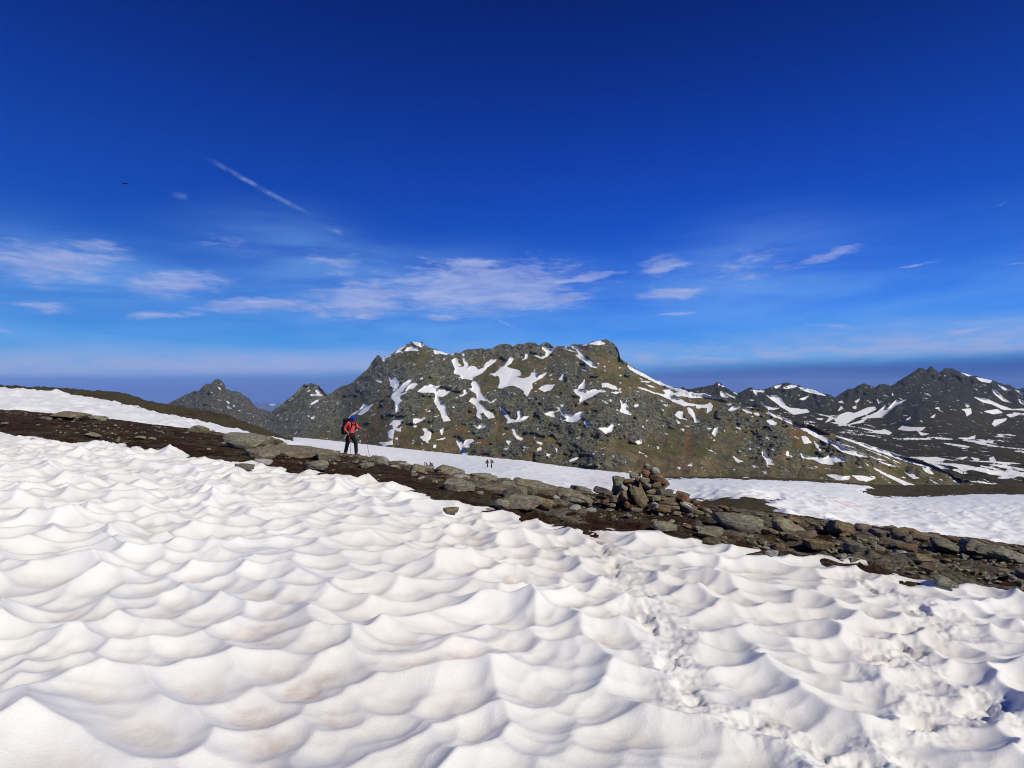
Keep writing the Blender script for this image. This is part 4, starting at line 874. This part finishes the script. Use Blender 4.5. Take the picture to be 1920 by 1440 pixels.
# ------------------------------------------------------------------ cairn
M_PAINTW = plain("white_paint", (.74, .74, .70), .7, .10, 60); M_PAINTR = plain("red_paint", (.34, .09, .09), .7, .25, 60)
def build_cairn():
    YC = 8.6; k = YC / F
    zb = -YC * (985 - CY) / F
    root = empty("cairn", (YC * (1195 - CX) / F, YC, zb))
    setp(root, "stacked stone trail cairn with painted stripes standing on the heath bank", "cairn")
    rng = random.Random(8)
    # x, y in the zoomed crop (origin 1080,840, 6.4 x), w, h, tilt, material, kind, depth offset m, label
    S = [(345, 525, 310, 84, 20, 'd', 's', .02, "long dark slab leaning out of the cairn's side"), (515, 395, 150, 118, -8, 'g', 'r', .05, None), (645, 397, 140, 74, -18, 'b', 'a', .0, None),
         (522, 500, 175, 130, 10, 'g', 'r', .08, None), (566, 482, 100, 92, 0, 'p', 'r', -.12, None), (735, 380, 50, 54, 0, 'r', 'a', -.05, None), (822, 382, 128, 62, 4, 'g', 's', -.05, None),
         (992, 378, 215, 84, 18, 'b', 's', -.04, None), (958, 325, 120, 46, 4, 'r', 's', .05, None), (942, 270, 116, 86, -6, 'p', 'r', .02, "pale round stone on top of the cairn"),
         (836, 305, 100, 100, 20, 'r', 'a', .04, None), (710, 326, 145, 60, -8, 'g', 's', .06, None), (850, 240, 88, 48, 0, 'd', 's', .04, None), (856, 206, 58, 38, 5, 'p', 'r', .03, "small white stone crowning the cairn"),
         (850, 447, 130, 76, 8, 'g', 'a', -.06, None), (966, 446, 120, 82, -22, 'b', 'a', -.08, None), (1045, 456, 160, 50, -24, 'b', 's', -.02, None), (776, 482, 50, 136, 4, 'b', 'a', -.10, None),
         (706, 452, 100, 70, 0, 'd', 'a', .02, None), (636, 452, 60, 56, 0, 'd', 'a', -.02, None), (898, 527, 120, 66, -10, 'b', 'a', -.12, None), (760, 582, 150, 245, -28, 'b', 's', -.26, "large brown slab propped against the cairn's front"),
         (592, 592, 130, 140, 20, 'b', 'a', -.22, None), (470, 617, 130, 90, 8, 'b', 'r', -.18, None), (352, 637, 96, 44, -10, 'r', 's', -.20, None), (610, 682, 72, 70, 10, 'r', 'r', -.36, None),
         (652, 706, 58, 52, 0, 'r', 'r', -.40, None), (930, 600, 168, 62, 4, 'g', 's', -.24, None), (1100, 622, 200, 44, 2, 'b', 's', -.20, None), (1060, 532, 215, 82, 6, 'd', 's', -.10, None),
         (1100, 662, 238, 42, 3, 'd', 's', -.26, None), (1112, 707, 246, 46, 3, 'g', 's', -.32, None), (1282, 602, 175, 106, 26, 'r', 's', -.10, None), (1285, 556, 170, 54, 18, 'd', 's', .04, None),
         (1436, 646, 124, 42, 8, 'r', 's', -.05, None), (1335, 715, 235, 105, 20, 'd', 's', -.26, "grey slab with painted white stripes at the cairn's foot"), (1040, 738, 180, 52, 6, 'b', 's', -.40, None), (955, 692, 76, 64, 0, 'p', 'r', -.36, None),
         (1206, 788, 136, 62, 10, 'g', 'a', -.46, None), (1500, 712, 130, 44, 14, 'r', 's', -.06, None), (1570, 752, 120, 40, 16, 'g', 's', -.10, None), (1470, 770, 130, 46, 10, 'b', 's', -.30, None), (420, 690, 110, 40, -6, 'g', 's', -.34, None), (300, 600, 120, 36, 12, 'b', 's', .10, None), (1166, 572, 160, 54, -4, 'g', 's', -.04, None), (1430, 725, 150, 60, 18, 'g', 's', .0, None), (720, 740, 150, 50, 0, 'g', 's', -.40, None),
         # the heart of the pile behind the facing stones
         (620, 560, 260, 200, 0, 'd', 'a', .22, None), (800, 560, 300, 230, 0, 'd', 'a', .18, None), (980, 560, 300, 200, 0, 'd', 'a', .2, None), (1130, 640, 300, 150, 0, 'd', 'a', .16, None), (800, 430, 260, 150, 0, 'd', 'a', .18, None),
         (950, 440, 220, 140, 0, 'd', 'a', .16, None), (860, 350, 170, 110, 0, 'd', 'a', .12, None), (640, 460, 200, 120, 0, 'd', 'a', .2, None), (1250, 690, 260, 120, 10, 'd', 'a', .12, None), (520, 640, 240, 90, 0, 'd', 'a', .05, None),
         (850, 300, 90, 70, 0, 'b', 'a', .14, None)]
    sc = k / 6.4
    for i, (x, y, w, h, rot, mk, kd, dy, lab) in enumerate(S):
        px, py = 1080 + x / 6.4, 840 + y / 6.4
        kd = 's' if kd == 'r' and i % 2 and not lab else ('a' if kd == 'r' and not lab else kd)
        o = bpy.data.objects.new("stone", rock_data(kd, i % 5, mk)); COL.objects.link(o); o.parent = root
        Y = YC + dy; kk = Y / F / 6.4
        dpt = max(min(w, h) * 1.1, .55 * max(w, h)) * kk / 2
        o.scale = (w * kk / 2 * 1.06, dpt, h * kk / 2 * 1.08)
        o.location = Vector((Y * (px - CX) / F, Y, -Y * (py - CY) / F)) - root.location
        o.rotation_euler = (R(rng.uniform(-10, 10)), R(rot), R(rng.uniform(-18, 18)))
        if lab: o["label"] = lab
        if lab and 'stripes' in lab:
            o.rotation_euler = (R(26), R(20), R(-6)); slab = o
    # two white stripes and a faded red one, as thin painted patches on the slab's upper face
    for (u, v, m) in ((-.12, .10, M_PAINTW), (-.12, -.12, M_PAINTW)):
        bm = bmesh.new(); bmesh.ops.create_grid(bm, x_segments=14, y_segments=3, size=1)
        for w_ in bm.verts:
            w_.co = Vector((u + w_.co.x * .40, v * 2.3 + w_.co.y * .075, 0))
        me = bpy.data.meshes.new("paint_stripe"); bm.to_mesh(me); bm.free()
        p = link("paint_stripe", me, slab, m)
        sh = p.modifiers.new("lie_on_stone", 'SHRINKWRAP'); sh.target = slab; sh.wrap_method = 'PROJECT'; sh.use_project_z = True; sh.use_negative_direction = True; sh.use_positive_direction = True; sh.offset = .012
        for w_ in me.vertices: w_.co.z = 1.3
        sh.use_positive_direction = False
    return root
cairn = build_cairn()
def paint_on(o, u, v, rw, rh, m, axis='Y'):
    """a dab of trail paint lying on the camera-facing side of a boulder"""
    bm = bmesh.new(); bmesh.ops.create_circle(bm, cap_ends=True, segments=14, radius=1)
    bmesh.ops.subdivide_edges(bm, edges=bm.edges[:], cuts=1, use_grid_fill=True)
    me = bpy.data.meshes.new("paint_mark")
    for w_ in bm.verts: w_.co = Vector((u + w_.co.x * rw, -1.5, v + w_.co.y * rh))
    bm.to_mesh(me); bm.free(); p = link("paint_mark", me, o, m)
    sh = p.modifiers.new("lie_on_stone", 'SHRINKWRAP'); sh.target = o; sh.wrap_method = 'PROJECT'; sh.use_project_y = True; sh.use_negative_direction = False; sh.use_positive_direction = True; sh.offset = .008
for o in COL.objects:
    if o.get("label", "").startswith("grey lichen boulder with a red"): paint_on(o, .1, .25, .085, .15, M_PAINTR)

# ------------------------------------------------------------------ people
def skin(name, V, E, rad, parent, mat, sub=2, root=0):
    me = bpy.data.meshes.new(name); me.from_pydata([tuple(v) for v in V], E, []); me.update()
    o = link(name, me, parent, mat)
    md = o.modifiers.new("Skin", 'SKIN'); md.use_smooth_shade = True
    if not me.skin_vertices: me.skin_vertices.new() if hasattr(me.skin_vertices, 'new') else None
    for i, r in enumerate(rad):
        sv = me.skin_vertices[0].data[i]; sv.radius = r if isinstance(r, tuple) else (r, r); sv.use_root = (i == root)
    s = o.modifiers.new("Subdivision", 'SUBSURF'); s.levels = sub; s.render_levels = sub
    return o
def loft(name, rings, parent, mat, seg=14, caps=True, smooth=True):
    """rings: (centre, half width vector a, half depth vector b)"""
    bm = bmesh.new(); L = []
    for c, a, b in rings:
        c, a, b = Vector(c), Vector(a), Vector(b)
        L.append([bm.verts.new(c + a * math.cos(2 * math.pi * i / seg) + b * math.sin(2 * math.pi * i / seg)) for i in range(seg)])
    for r0, r1 in zip(L[:-1], L[1:]):
        for i in range(seg): bm.faces.new((r0[i], r0[(i + 1) % seg], r1[(i + 1) % seg], r1[i]))
    if caps: bm.faces.new(L[0][::-1]); bm.faces.new(L[-1])
    bmesh.ops.recalc_face_normals(bm, faces=bm.faces[:])
    for f in bm.faces: f.smooth = smooth
    me = bpy.data.meshes.new(name); bm.to_mesh(me); bm.free()
    return link(name, me, parent, mat)
def tube(name, pts, rad, parent, mat, seg=8):
    rings = []; pts = [Vector(p) for p in pts]; rad = rad if isinstance(rad, (list, tuple)) else [rad] * len(pts)
    for i, p in enumerate(pts):
        d = (pts[min(i + 1, len(pts) - 1)] - pts[max(i - 1, 0)]).normalized()
        a = d.cross(Vector((0, 0, 1)) if abs(d.z) < .9 else Vector((0, 1, 0))).normalized(); b = d.cross(a).normalized()
        rings.append((p, a * rad[i], b * rad[i]))
    return loft(name, rings, parent, mat, seg)
def superbox(name, c, hx, hy, hz, parent, mat, e=4.0, taper=0.0, lean=0.0):
    bm = bmesh.new(); bmesh.ops.create_uvsphere(bm, u_segments=24, v_segments=16, radius=1)
    for v in bm.verts:
        p = v.co; n = (abs(p.x) ** e + abs(p.y) ** e + abs(p.z) ** e) ** (1 / e); q = p / n
        s = 1 - taper * q.z
        v.co = Vector((c[0] + q.x * hx * s + lean * q.z, c[1] + q.y * hy * s, c[2] + q.z * hz))
    for f in bm.faces: f.smooth = True
    me = bpy.data.meshes.new(name); bm.to_mesh(me); bm.free()
    return link(name, me, parent, mat)
M_SKIN = plain("skin", (.42, .24, .17), .55, .08); M_HAIR = plain("dark_hair", (.03, .02, .015), .6, .2)
M_CORAL = plain("coral_jacket", (.66, .082, .075), .75, .14, 18, bumpd=.004); M_BLACK = plain("black_cloth", (.012, .012, .014), .85, .2, 20, bumpd=.004)
M_BLUE = plain("blue_cap", (.006, .035, .40), .7, .15, 25); M_BOOT = plain("maroon_boot", (.035, .010, .010), .7, .2)
M_PACK = plain("black_pack", (.016, .018, .022), .7, .25, 15, bumpd=.004); M_GREENP = plain("olive_pocket", (.10, .12, .02), .8, .2)
M_ALU = plain("pole_metal", (.10, .10, .11), .5, .1, 40, .0); M_REDP = plain("pole_red", (.55, .06, .04), .4, .1); M_GRIP = plain("pole_grip", (.015, .015, .016), .8, .1)
M_WHITE = plain("pale_cloth", (.62, .62, .64), .85, .1); M_PINK = plain("pink_cloth", (.55, .12, .17), .8, .1); M_GREYC = plain("grey_cloth", (.12, .12, .13), .85, .1)
M_STRAP = plain("strap_webbing", (.010, .010, .012), .8, .2)

def person(loc, heading, label, P, jacket, legs, cap, cap_kind='cap', group=None, boots=M_BOOT, sub=2):
    """local axes: x forward, y left, z up. P: joint positions"""
    root = setp(empty("person", loc, heading), label, "person", group)
    J = {k: Vector(v) for k, v in P.items() if isinstance(v, tuple)}
    # body: one continuous skinned figure with five-fingered hands
    V, E, Rr = [], [], []
    def add(v, r, par=None):
        V.append(Vector(v)); Rr.append(r); i = len(V) - 1
        if par is not None: E.append((par, i))
        return i
    pel = add(J['pelvis'], (.15, .12)); wai = add(J['waist'], (.14, .11), pel); che = add(J['chest'], (.17, .12), wai); nek = add(J['neck'], .055, che)
    hb = add(J['neck'].lerp(J['head'], .55), .075, nek); hc = add(J['head'], (.085, .10), hb); add(J['head'] + (J['head'] - J['neck']).normalized() * .10, .06, hc)
    for s in ('l', 'r'):
        sh = add(J['sh_' + s], .042, che); el = add(J['el_' + s], .043, sh); wr = add(J['ha_' + s], .028, el)
        d = (J['ha_' + s] - J['el_' + s]).normalized(); up = Vector((0, 0, 1)); side = d.cross(up); side = side.normalized() if side.length > .1 else Vector((0, 1, 0)); dn = d.cross(side).normalized()
        if dn.z > 0: dn = -dn
        pm = add(J['ha_' + s] + d * .05, (.036, .020), wr)
        for f, (o, L) in enumerate(((-.030, .055), (-.010, .070), (.011, .066), (.030, .050))):
            b = add(J['ha_' + s] + d * .085 + side * o, .0095, pm); m = add(V[b] + d * L * .5 + dn * .012, .0085, b); add(V[m] + dn * L * .55 - d * .012, .0075, m)
        b = add(J['ha_' + s] + d * .030 - side * .042, .0105, pm); add(V[b] + d * .035 + dn * .025, .009, b)
    for s in ('l', 'r'):
        hp = add(J['hip_' + s], .088, pel); kn = add(J['kn_' + s], .056, hp); an = add(J['an_' + s], .040, kn)
        add(J['an_' + s] + Vector((.07, 0, -.06)), .028, an)
    skin("body", V, E, Rr, root, M_SKIN, sub)
    # jacket with hem, collar and sleeves
    V2 = [J['pelvis'] + Vector((.01, 0, -.06)), J['pelvis'] + Vector((.01, 0, .06)), J['waist'], J['chest'], J['chest'].lerp(J['neck'], .62), J['neck'] + Vector((.01, 0, .035))]
    E2 = [(0, 1), (1, 2), (2, 3), (3, 4), (4, 5)]; R2 = [(.175, .145), (.18, .15), (.17, .14), (.195, .155), (.10, .10), (.075, .075)]
    for s in ('l', 'r'):
        b = len(V2); w = J['el_' + s].lerp(J['ha_' + s], P.get('cuff', .85))
        V2 += [J['sh_' + s], J['sh_' + s].lerp(J['el_' + s], .55), J['el_' + s], w]; R2 += [.088, .074, .066, .046]; E2 += [(3, b), (b, b + 1), (b + 1, b + 2), (b + 2, b + 3)]
    skin("jacket", V2, E2, R2, root, jacket, sub)
    V3 = [J['pelvis'] + Vector((0, 0, .05)), J['pelvis'] + Vector((0, 0, -.05))]; E3 = [(0, 1)]; R3 = [(.158, .13), (.155, .13)]
    for s in ('l', 'r'):
        b = len(V3); V3 += [J['hip_' + s] + Vector((0, 0, -.06)), J['hip_' + s].lerp(J['kn_' + s], .55), J['kn_' + s], J['kn_' + s].lerp(J['an_' + s], .5), J['an_' + s] + Vector((0, 0, -.015))]
        R3 += [.122, .108, .090, .084, .082]; E3 += [(1, b), (b, b + 1), (b + 1, b + 2), (b + 2, b + 3), (b + 3, b + 4)]
    skin("trousers", V3, E3, R3, root, legs, sub)
    for s in ('l', 'r'):
        a = J['an_' + s]; y = Vector((0, .02 if s == 'l' else -.02, 0))
        loft("boot", [(a + Vector((-.02, 0, .06)), (.055, 0, 0), (0, .05, 0)), (a + Vector((-.015, 0, -.02)), (.065, 0, 0), (0, .052, 0)), (a + Vector((.03, 0, -.055)) + y * .5, (.115, 0, 0), (0, .052, 0)), (a + Vector((.055, 0, -.09)) + y, (.145, 0, 0), (0, .056, 0)), (a + Vector((.055, 0, -.115)) + y, (.145, 0, 0), (0, .055, 0))], root, boots)
    # head: cap or hair, nose, ears, eyes
    H = J['head']; f = Vector(P.get('look', (.85, -.1, -.5))).normalized(); side = Vector((0, 0, 1)).cross(f).normalized(); up = f.cross(side).normalized()
    bx = []
    for z, r in ((-.045, .108), (.0, .113), (.05, .108), (.085, .088), (.108, .055), (.116, .012)):
        bx.append((H + up * z - f * .012, f * r * 1.08, side * r * .92))
    if cap_kind == 'cap':
        c = loft("cap", bx, root, cap, 18)
        loft("brim", [(H + up * -.005 + f * .085, f * .07, side * .078), (H + up * -.018 + f * .10, f * .085, side * .075)], c, cap, 16)
        loft("neck_flap", [(H + up * -.02 - f * .06, f * .055, side * .095), (H + up * -.12 - f * .06, f * .05, side * .092)], c, cap, 16)
    else: loft("hair", bx, root, cap, 18)
    loft("nose", [(H + f * .085 + up * .0, side * .010, f * .012), (H + f * .102 - up * .03, side * .017, f * .02), (H + f * .09 - up * .042, side * .012, f * .01)], root, M_SKIN, 8)
    loft("mouth", [(H + f * .088 - up * .066, side * .024, up * .004), (H + f * .094 - up * .066, side * .020, up * .004)], root, M_BOOT, 8)
    for q in (-1, 1):
        loft("ear", [(H + side * q * .085 + up * .012 - f * .01, f * .015, up * .026), (H + side * q * .103 + up * .012 - f * .015, f * .018, up * .03)], root, M_SKIN, 8)
        loft("eye", [(H + f * .083 + side * q * .032 - up * .002, side * .013, up * .007), (H + f * .094 + side * q * .030 - up * .002, side * .008, up * .004)], root, M_HAIR, 8)
    return root
def backpack(loc, heading, label, big=1.0, lean=.06, pocket=M_GREENP, body=M_PACK, group=None, detail=True):
    root = setp(empty("backpack", loc, heading), label, "backpack", group); b = big
    superbox("pack_body", (-.29, 0, 1.20), .135 * b, .165 * b, .31 * b, root, body, 3.6, .06, lean)
    superbox("lid", (-.25, 0, 1.53 * (.5 + b / 2)), .135 * b, .15 * b, .085, root, body, 3.0, .1, .02)
    superbox("front_pocket", (-.42 * b, 0, 1.08), .05, .12, .17, root, body, 3.2)
    for q in (-1, 1):
        superbox("side_pocket", (-.29, q * .165 * b, 1.02), .085, .045, .12, root, pocket, 3.2)
        tube("shoulder_strap", [(-.16, q * .12, 1.50), (-.05, q * .125, 1.575), (.07, q * .125, 1.53), (.165, q * .125, 1.40), (.165, q * .135, 1.25), (.09, q * .19, 1.12), (-.12, q * .18, 1.02)], [.024, .028, .028, .026, .022, .014, .012], root, M_STRAP)
    if detail:
        tube("chest_strap", [(.175, -.12, 1.37), (.19, 0, 1.365), (.175, .12, 1.37)], .014, root, M_STRAP); superbox("buckle", (.20, 0, 1.35), .012, .022, .03, root, M_STRAP)
        tube("hip_belt", [(-.17, -.17, .99), (.0, -.20, .97), (.14, -.12, .96), (.175, 0, .955), (.14, .12, .96), (.0, .20, .97), (-.17, .17, .99)], .022, root, M_STRAP)
        tube("compression_strap", [(-.44, .02, 1.00), (-.47, .03, .86), (-.50, .04, .80)], .008, root, M_STRAP)
    return root
def pole(top, tip, label, group=None):
    top, tip = Vector(top), Vector(tip); root = setp(empty("trekking_pole", tip), label, "trekking pole", group)
    L = lambda f: tip.lerp(top, f) - tip
    tube("grip", [L(.80), L(.84), L(.93), L(.985), L(1.0)], [.014, .017, .016, .021, .012], root, M_GRIP)
    tube("upper_shaft", [L(.52), L(.80)], .0105, root, M_REDP); tube("lower_shaft", [L(.03), L(.52)], .0085, root, M_ALU)
    tube("lock_lever", [L(.505), L(.54)], .015, root, M_GRIP); d = (top - tip).normalized()
    tube("basket", [L(.065), L(.073)], [.036, .03], root, M_GRIP, 12); tube("tip", [L(0.0), L(.035)], [.003, .008], root, M_ALU)
    return root

HY = 22.6
def stand(px, Y): return Vector((Y * (px - CX) / F, Y, ground_z(px, Y)))
def hiker():
    base = stand(658, HY) + Vector((0, 0, .13)); hd = R(-24); rot = Matrix.Rotation(hd, 3, 'Z')
    P = dict(pelvis=(-.02, 0, .93), waist=(-.01, 0, 1.10), chest=(.03, 0, 1.33), neck=(.06, 0, 1.50), head=(.115, -.01, 1.625), sh_l=(.04, .19, 1.43), sh_r=(.02, -.19, 1.43), el_l=(.14, .29, 1.18), ha_l=(.46, .24, 1.14),
             el_r=(-.13, -.27, 1.17), ha_r=(.06, -.25, .99), hip_l=(0, .09, .88), hip_r=(-.03, -.09, .88), kn_l=(.17, .12, .50), kn_r=(-.09, -.13, .49), an_l=(.19, .12, .10), an_r=(-.18, -.14, .13), look=(.80, .0, -.55), cuff=.62)
    person(base, hd, "hiker in coral jacket, blue cap and black trousers looking down on the crest", P, M_CORAL, M_BLACK, M_BLUE)
    backpack(base, hd, "large black backpack with olive side pocket worn by the coral clad hiker")
    for (h, tx, ty, lab) in (((.52, .235, 1.17), .80, .33, "red and grey trekking pole planted ahead of the hiker"), ((.13, -.25, 1.02), .22, -.24, "red and grey trekking pole hanging in front of the hiker's leg")):
        top = base + rot @ Vector(h); tp = base + rot @ Vector((tx, ty, 0)); px = CX + F * tp.x / tp.y; tp.z = ground_z(px, tp.y) + .03
        pole(top + (top - tp).normalized() * .05, tp, lab)
hiker()
def walker(px, py, Y, hd, jk, lg, cp, kind, lab, pack_lab, pocket, arms=0.0):
    z = ground_z(px, Y) + .2; base = Vector((Y * (px - CX) / F, Y, z))
    P = dict(pelvis=(0, 0, .93), waist=(.01, 0, 1.10), chest=(.03, 0, 1.33), neck=(.05, 0, 1.50), head=(.08, 0, 1.63), sh_l=(.02, .19, 1.43), sh_r=(.02, -.19, 1.43), el_l=(.05 + arms, .27, 1.16), ha_l=(.26 + arms, .22, 1.08),
             el_r=(-.02, -.27, 1.16), ha_r=(.20, -.25, 1.0), hip_l=(0, .09, .88), hip_r=(0, -.09, .88), kn_l=(.10, .10, .49), kn_r=(-.02, -.10, .49), an_l=(.09, .11, .115), an_r=(-.12, -.11, .125), look=(.95, 0, -.2))
    person(base, hd, lab, P, jk, lg, cp, kind, sub=1, boots=M_GRIP)
    backpack(base, hd, pack_lab, .85, .04, pocket, detail=False)
walker(914, 876, 104, R(15), M_BLACK, M_BLACK, M_HAIR, 'hair', "distant walker in black with outstretched arm facing another walker on the snow slope", "dark backpack with pink pocket on the distant walker in black", M_PINK, .15)
walker(921.5, 876, 104, R(195), M_GREYC, M_BLACK, M_HAIR, 'hair', "distant walker in grey jacket facing the walker in black on the snow slope", "dark backpack on the distant walker in grey jacket", M_PACK)
walker(797.5, 882, 96, R(-160), M_WHITE, M_BLACK, M_HAIR, 'hair', "distant walker in pale jacket half hidden behind a lichen boulder", "dark backpack on the distant walker in pale jacket", M_PACK)
walker(807.5, 883, 96, R(-150), M_GREYC, M_BLACK, M_HAIR, 'hair', "distant walker in dark grey beside the walker in pale jacket", "black backpack on the distant walker in dark grey", M_PACK)

# ------------------------------------------------------------------ bird gliding over the slope
def bird():
    Y = 62.0; loc = Vector((Y * (234 - CX) / F, Y, -Y * (344 - CY) / F))
    root = setp(empty("bird", loc, R(25)), "small dark bird gliding alone in the blue sky", "bird"); root.rotation_euler = (R(14), R(-12), R(64)); root.scale = (1.25, 1.25, 1.25)
    m = plain("dark_plumage", (.025, .022, .02), .8, .3)
    loft("body", [((.26, 0, .0), (0, .008, 0), (0, 0, .008)), ((.20, 0, .01), (0, .035, 0), (0, 0, .035)), ((.14, 0, .005), (0, .045, 0), (0, 0, .045)), ((.0, 0, 0), (0, .075, 0), (0, 0, .07)), ((-.14, 0, .0), (0, .05, 0), (0, 0, .045)), ((-.24, 0, .005), (0, .03, 0), (0, 0, .02))], root, m)
    loft("tail", [((-.20, 0, .0), (0, .04, 0), (0, 0, .014)), ((-.42, 0, .0), (0, .085, 0), (0, 0, .006))], root, m, 10)
    for s in (-1, 1):
        loft("wing", [((.03, s * .05, .02), (.11, 0, 0), (0, 0, .018)), ((.06, s * .22, .06), (.11, 0, 0), (0, 0, .014)), ((.04, s * .38, .07), (.09, 0, 0), (0, 0, .010)), ((-.04, s * .52, .05), (.05, 0, 0), (0, 0, .006)), ((-.10, s * .58, .04), (.015, 0, 0), (0, 0, .003))], root, m, 10)
bird()

# ------------------------------------------------------------------ the air itself
def haze():
    bm = bmesh.new(); bmesh.ops.create_cube(bm, size=1.0)
    x0, x1, y0, y1, z0, z1 = -24000, 24000, -4000, 31000, -2600, 260
    for v in bm.verts: v.co = Vector((x0 if v.co.x < 0 else x1, y0 if v.co.y < 0 else y1, z0 if v.co.z < 0 else z1))
    me = bpy.data.meshes.new("haze"); bm.to_mesh(me); bm.free()
    m = bpy.data.materials.new("clear_air"); m.use_nodes = True; t = NT(m.node_tree); t.n.clear()
    out = t.node('ShaderNodeOutputMaterial'); v = t.node('ShaderNodeVolumePrincipled'); t.l.new(v.outputs[0], out.inputs['Volume'])
    v.inputs['Color'].default_value = (.42, .62, 1.0, 1); v.inputs['Density'].default_value = 3.5e-5; v.inputs['Anisotropy'].default_value = 0.0
    setp(link("haze", me, None, m), "thin blue haze of the mountain air", "haze", kind="stuff")
haze()
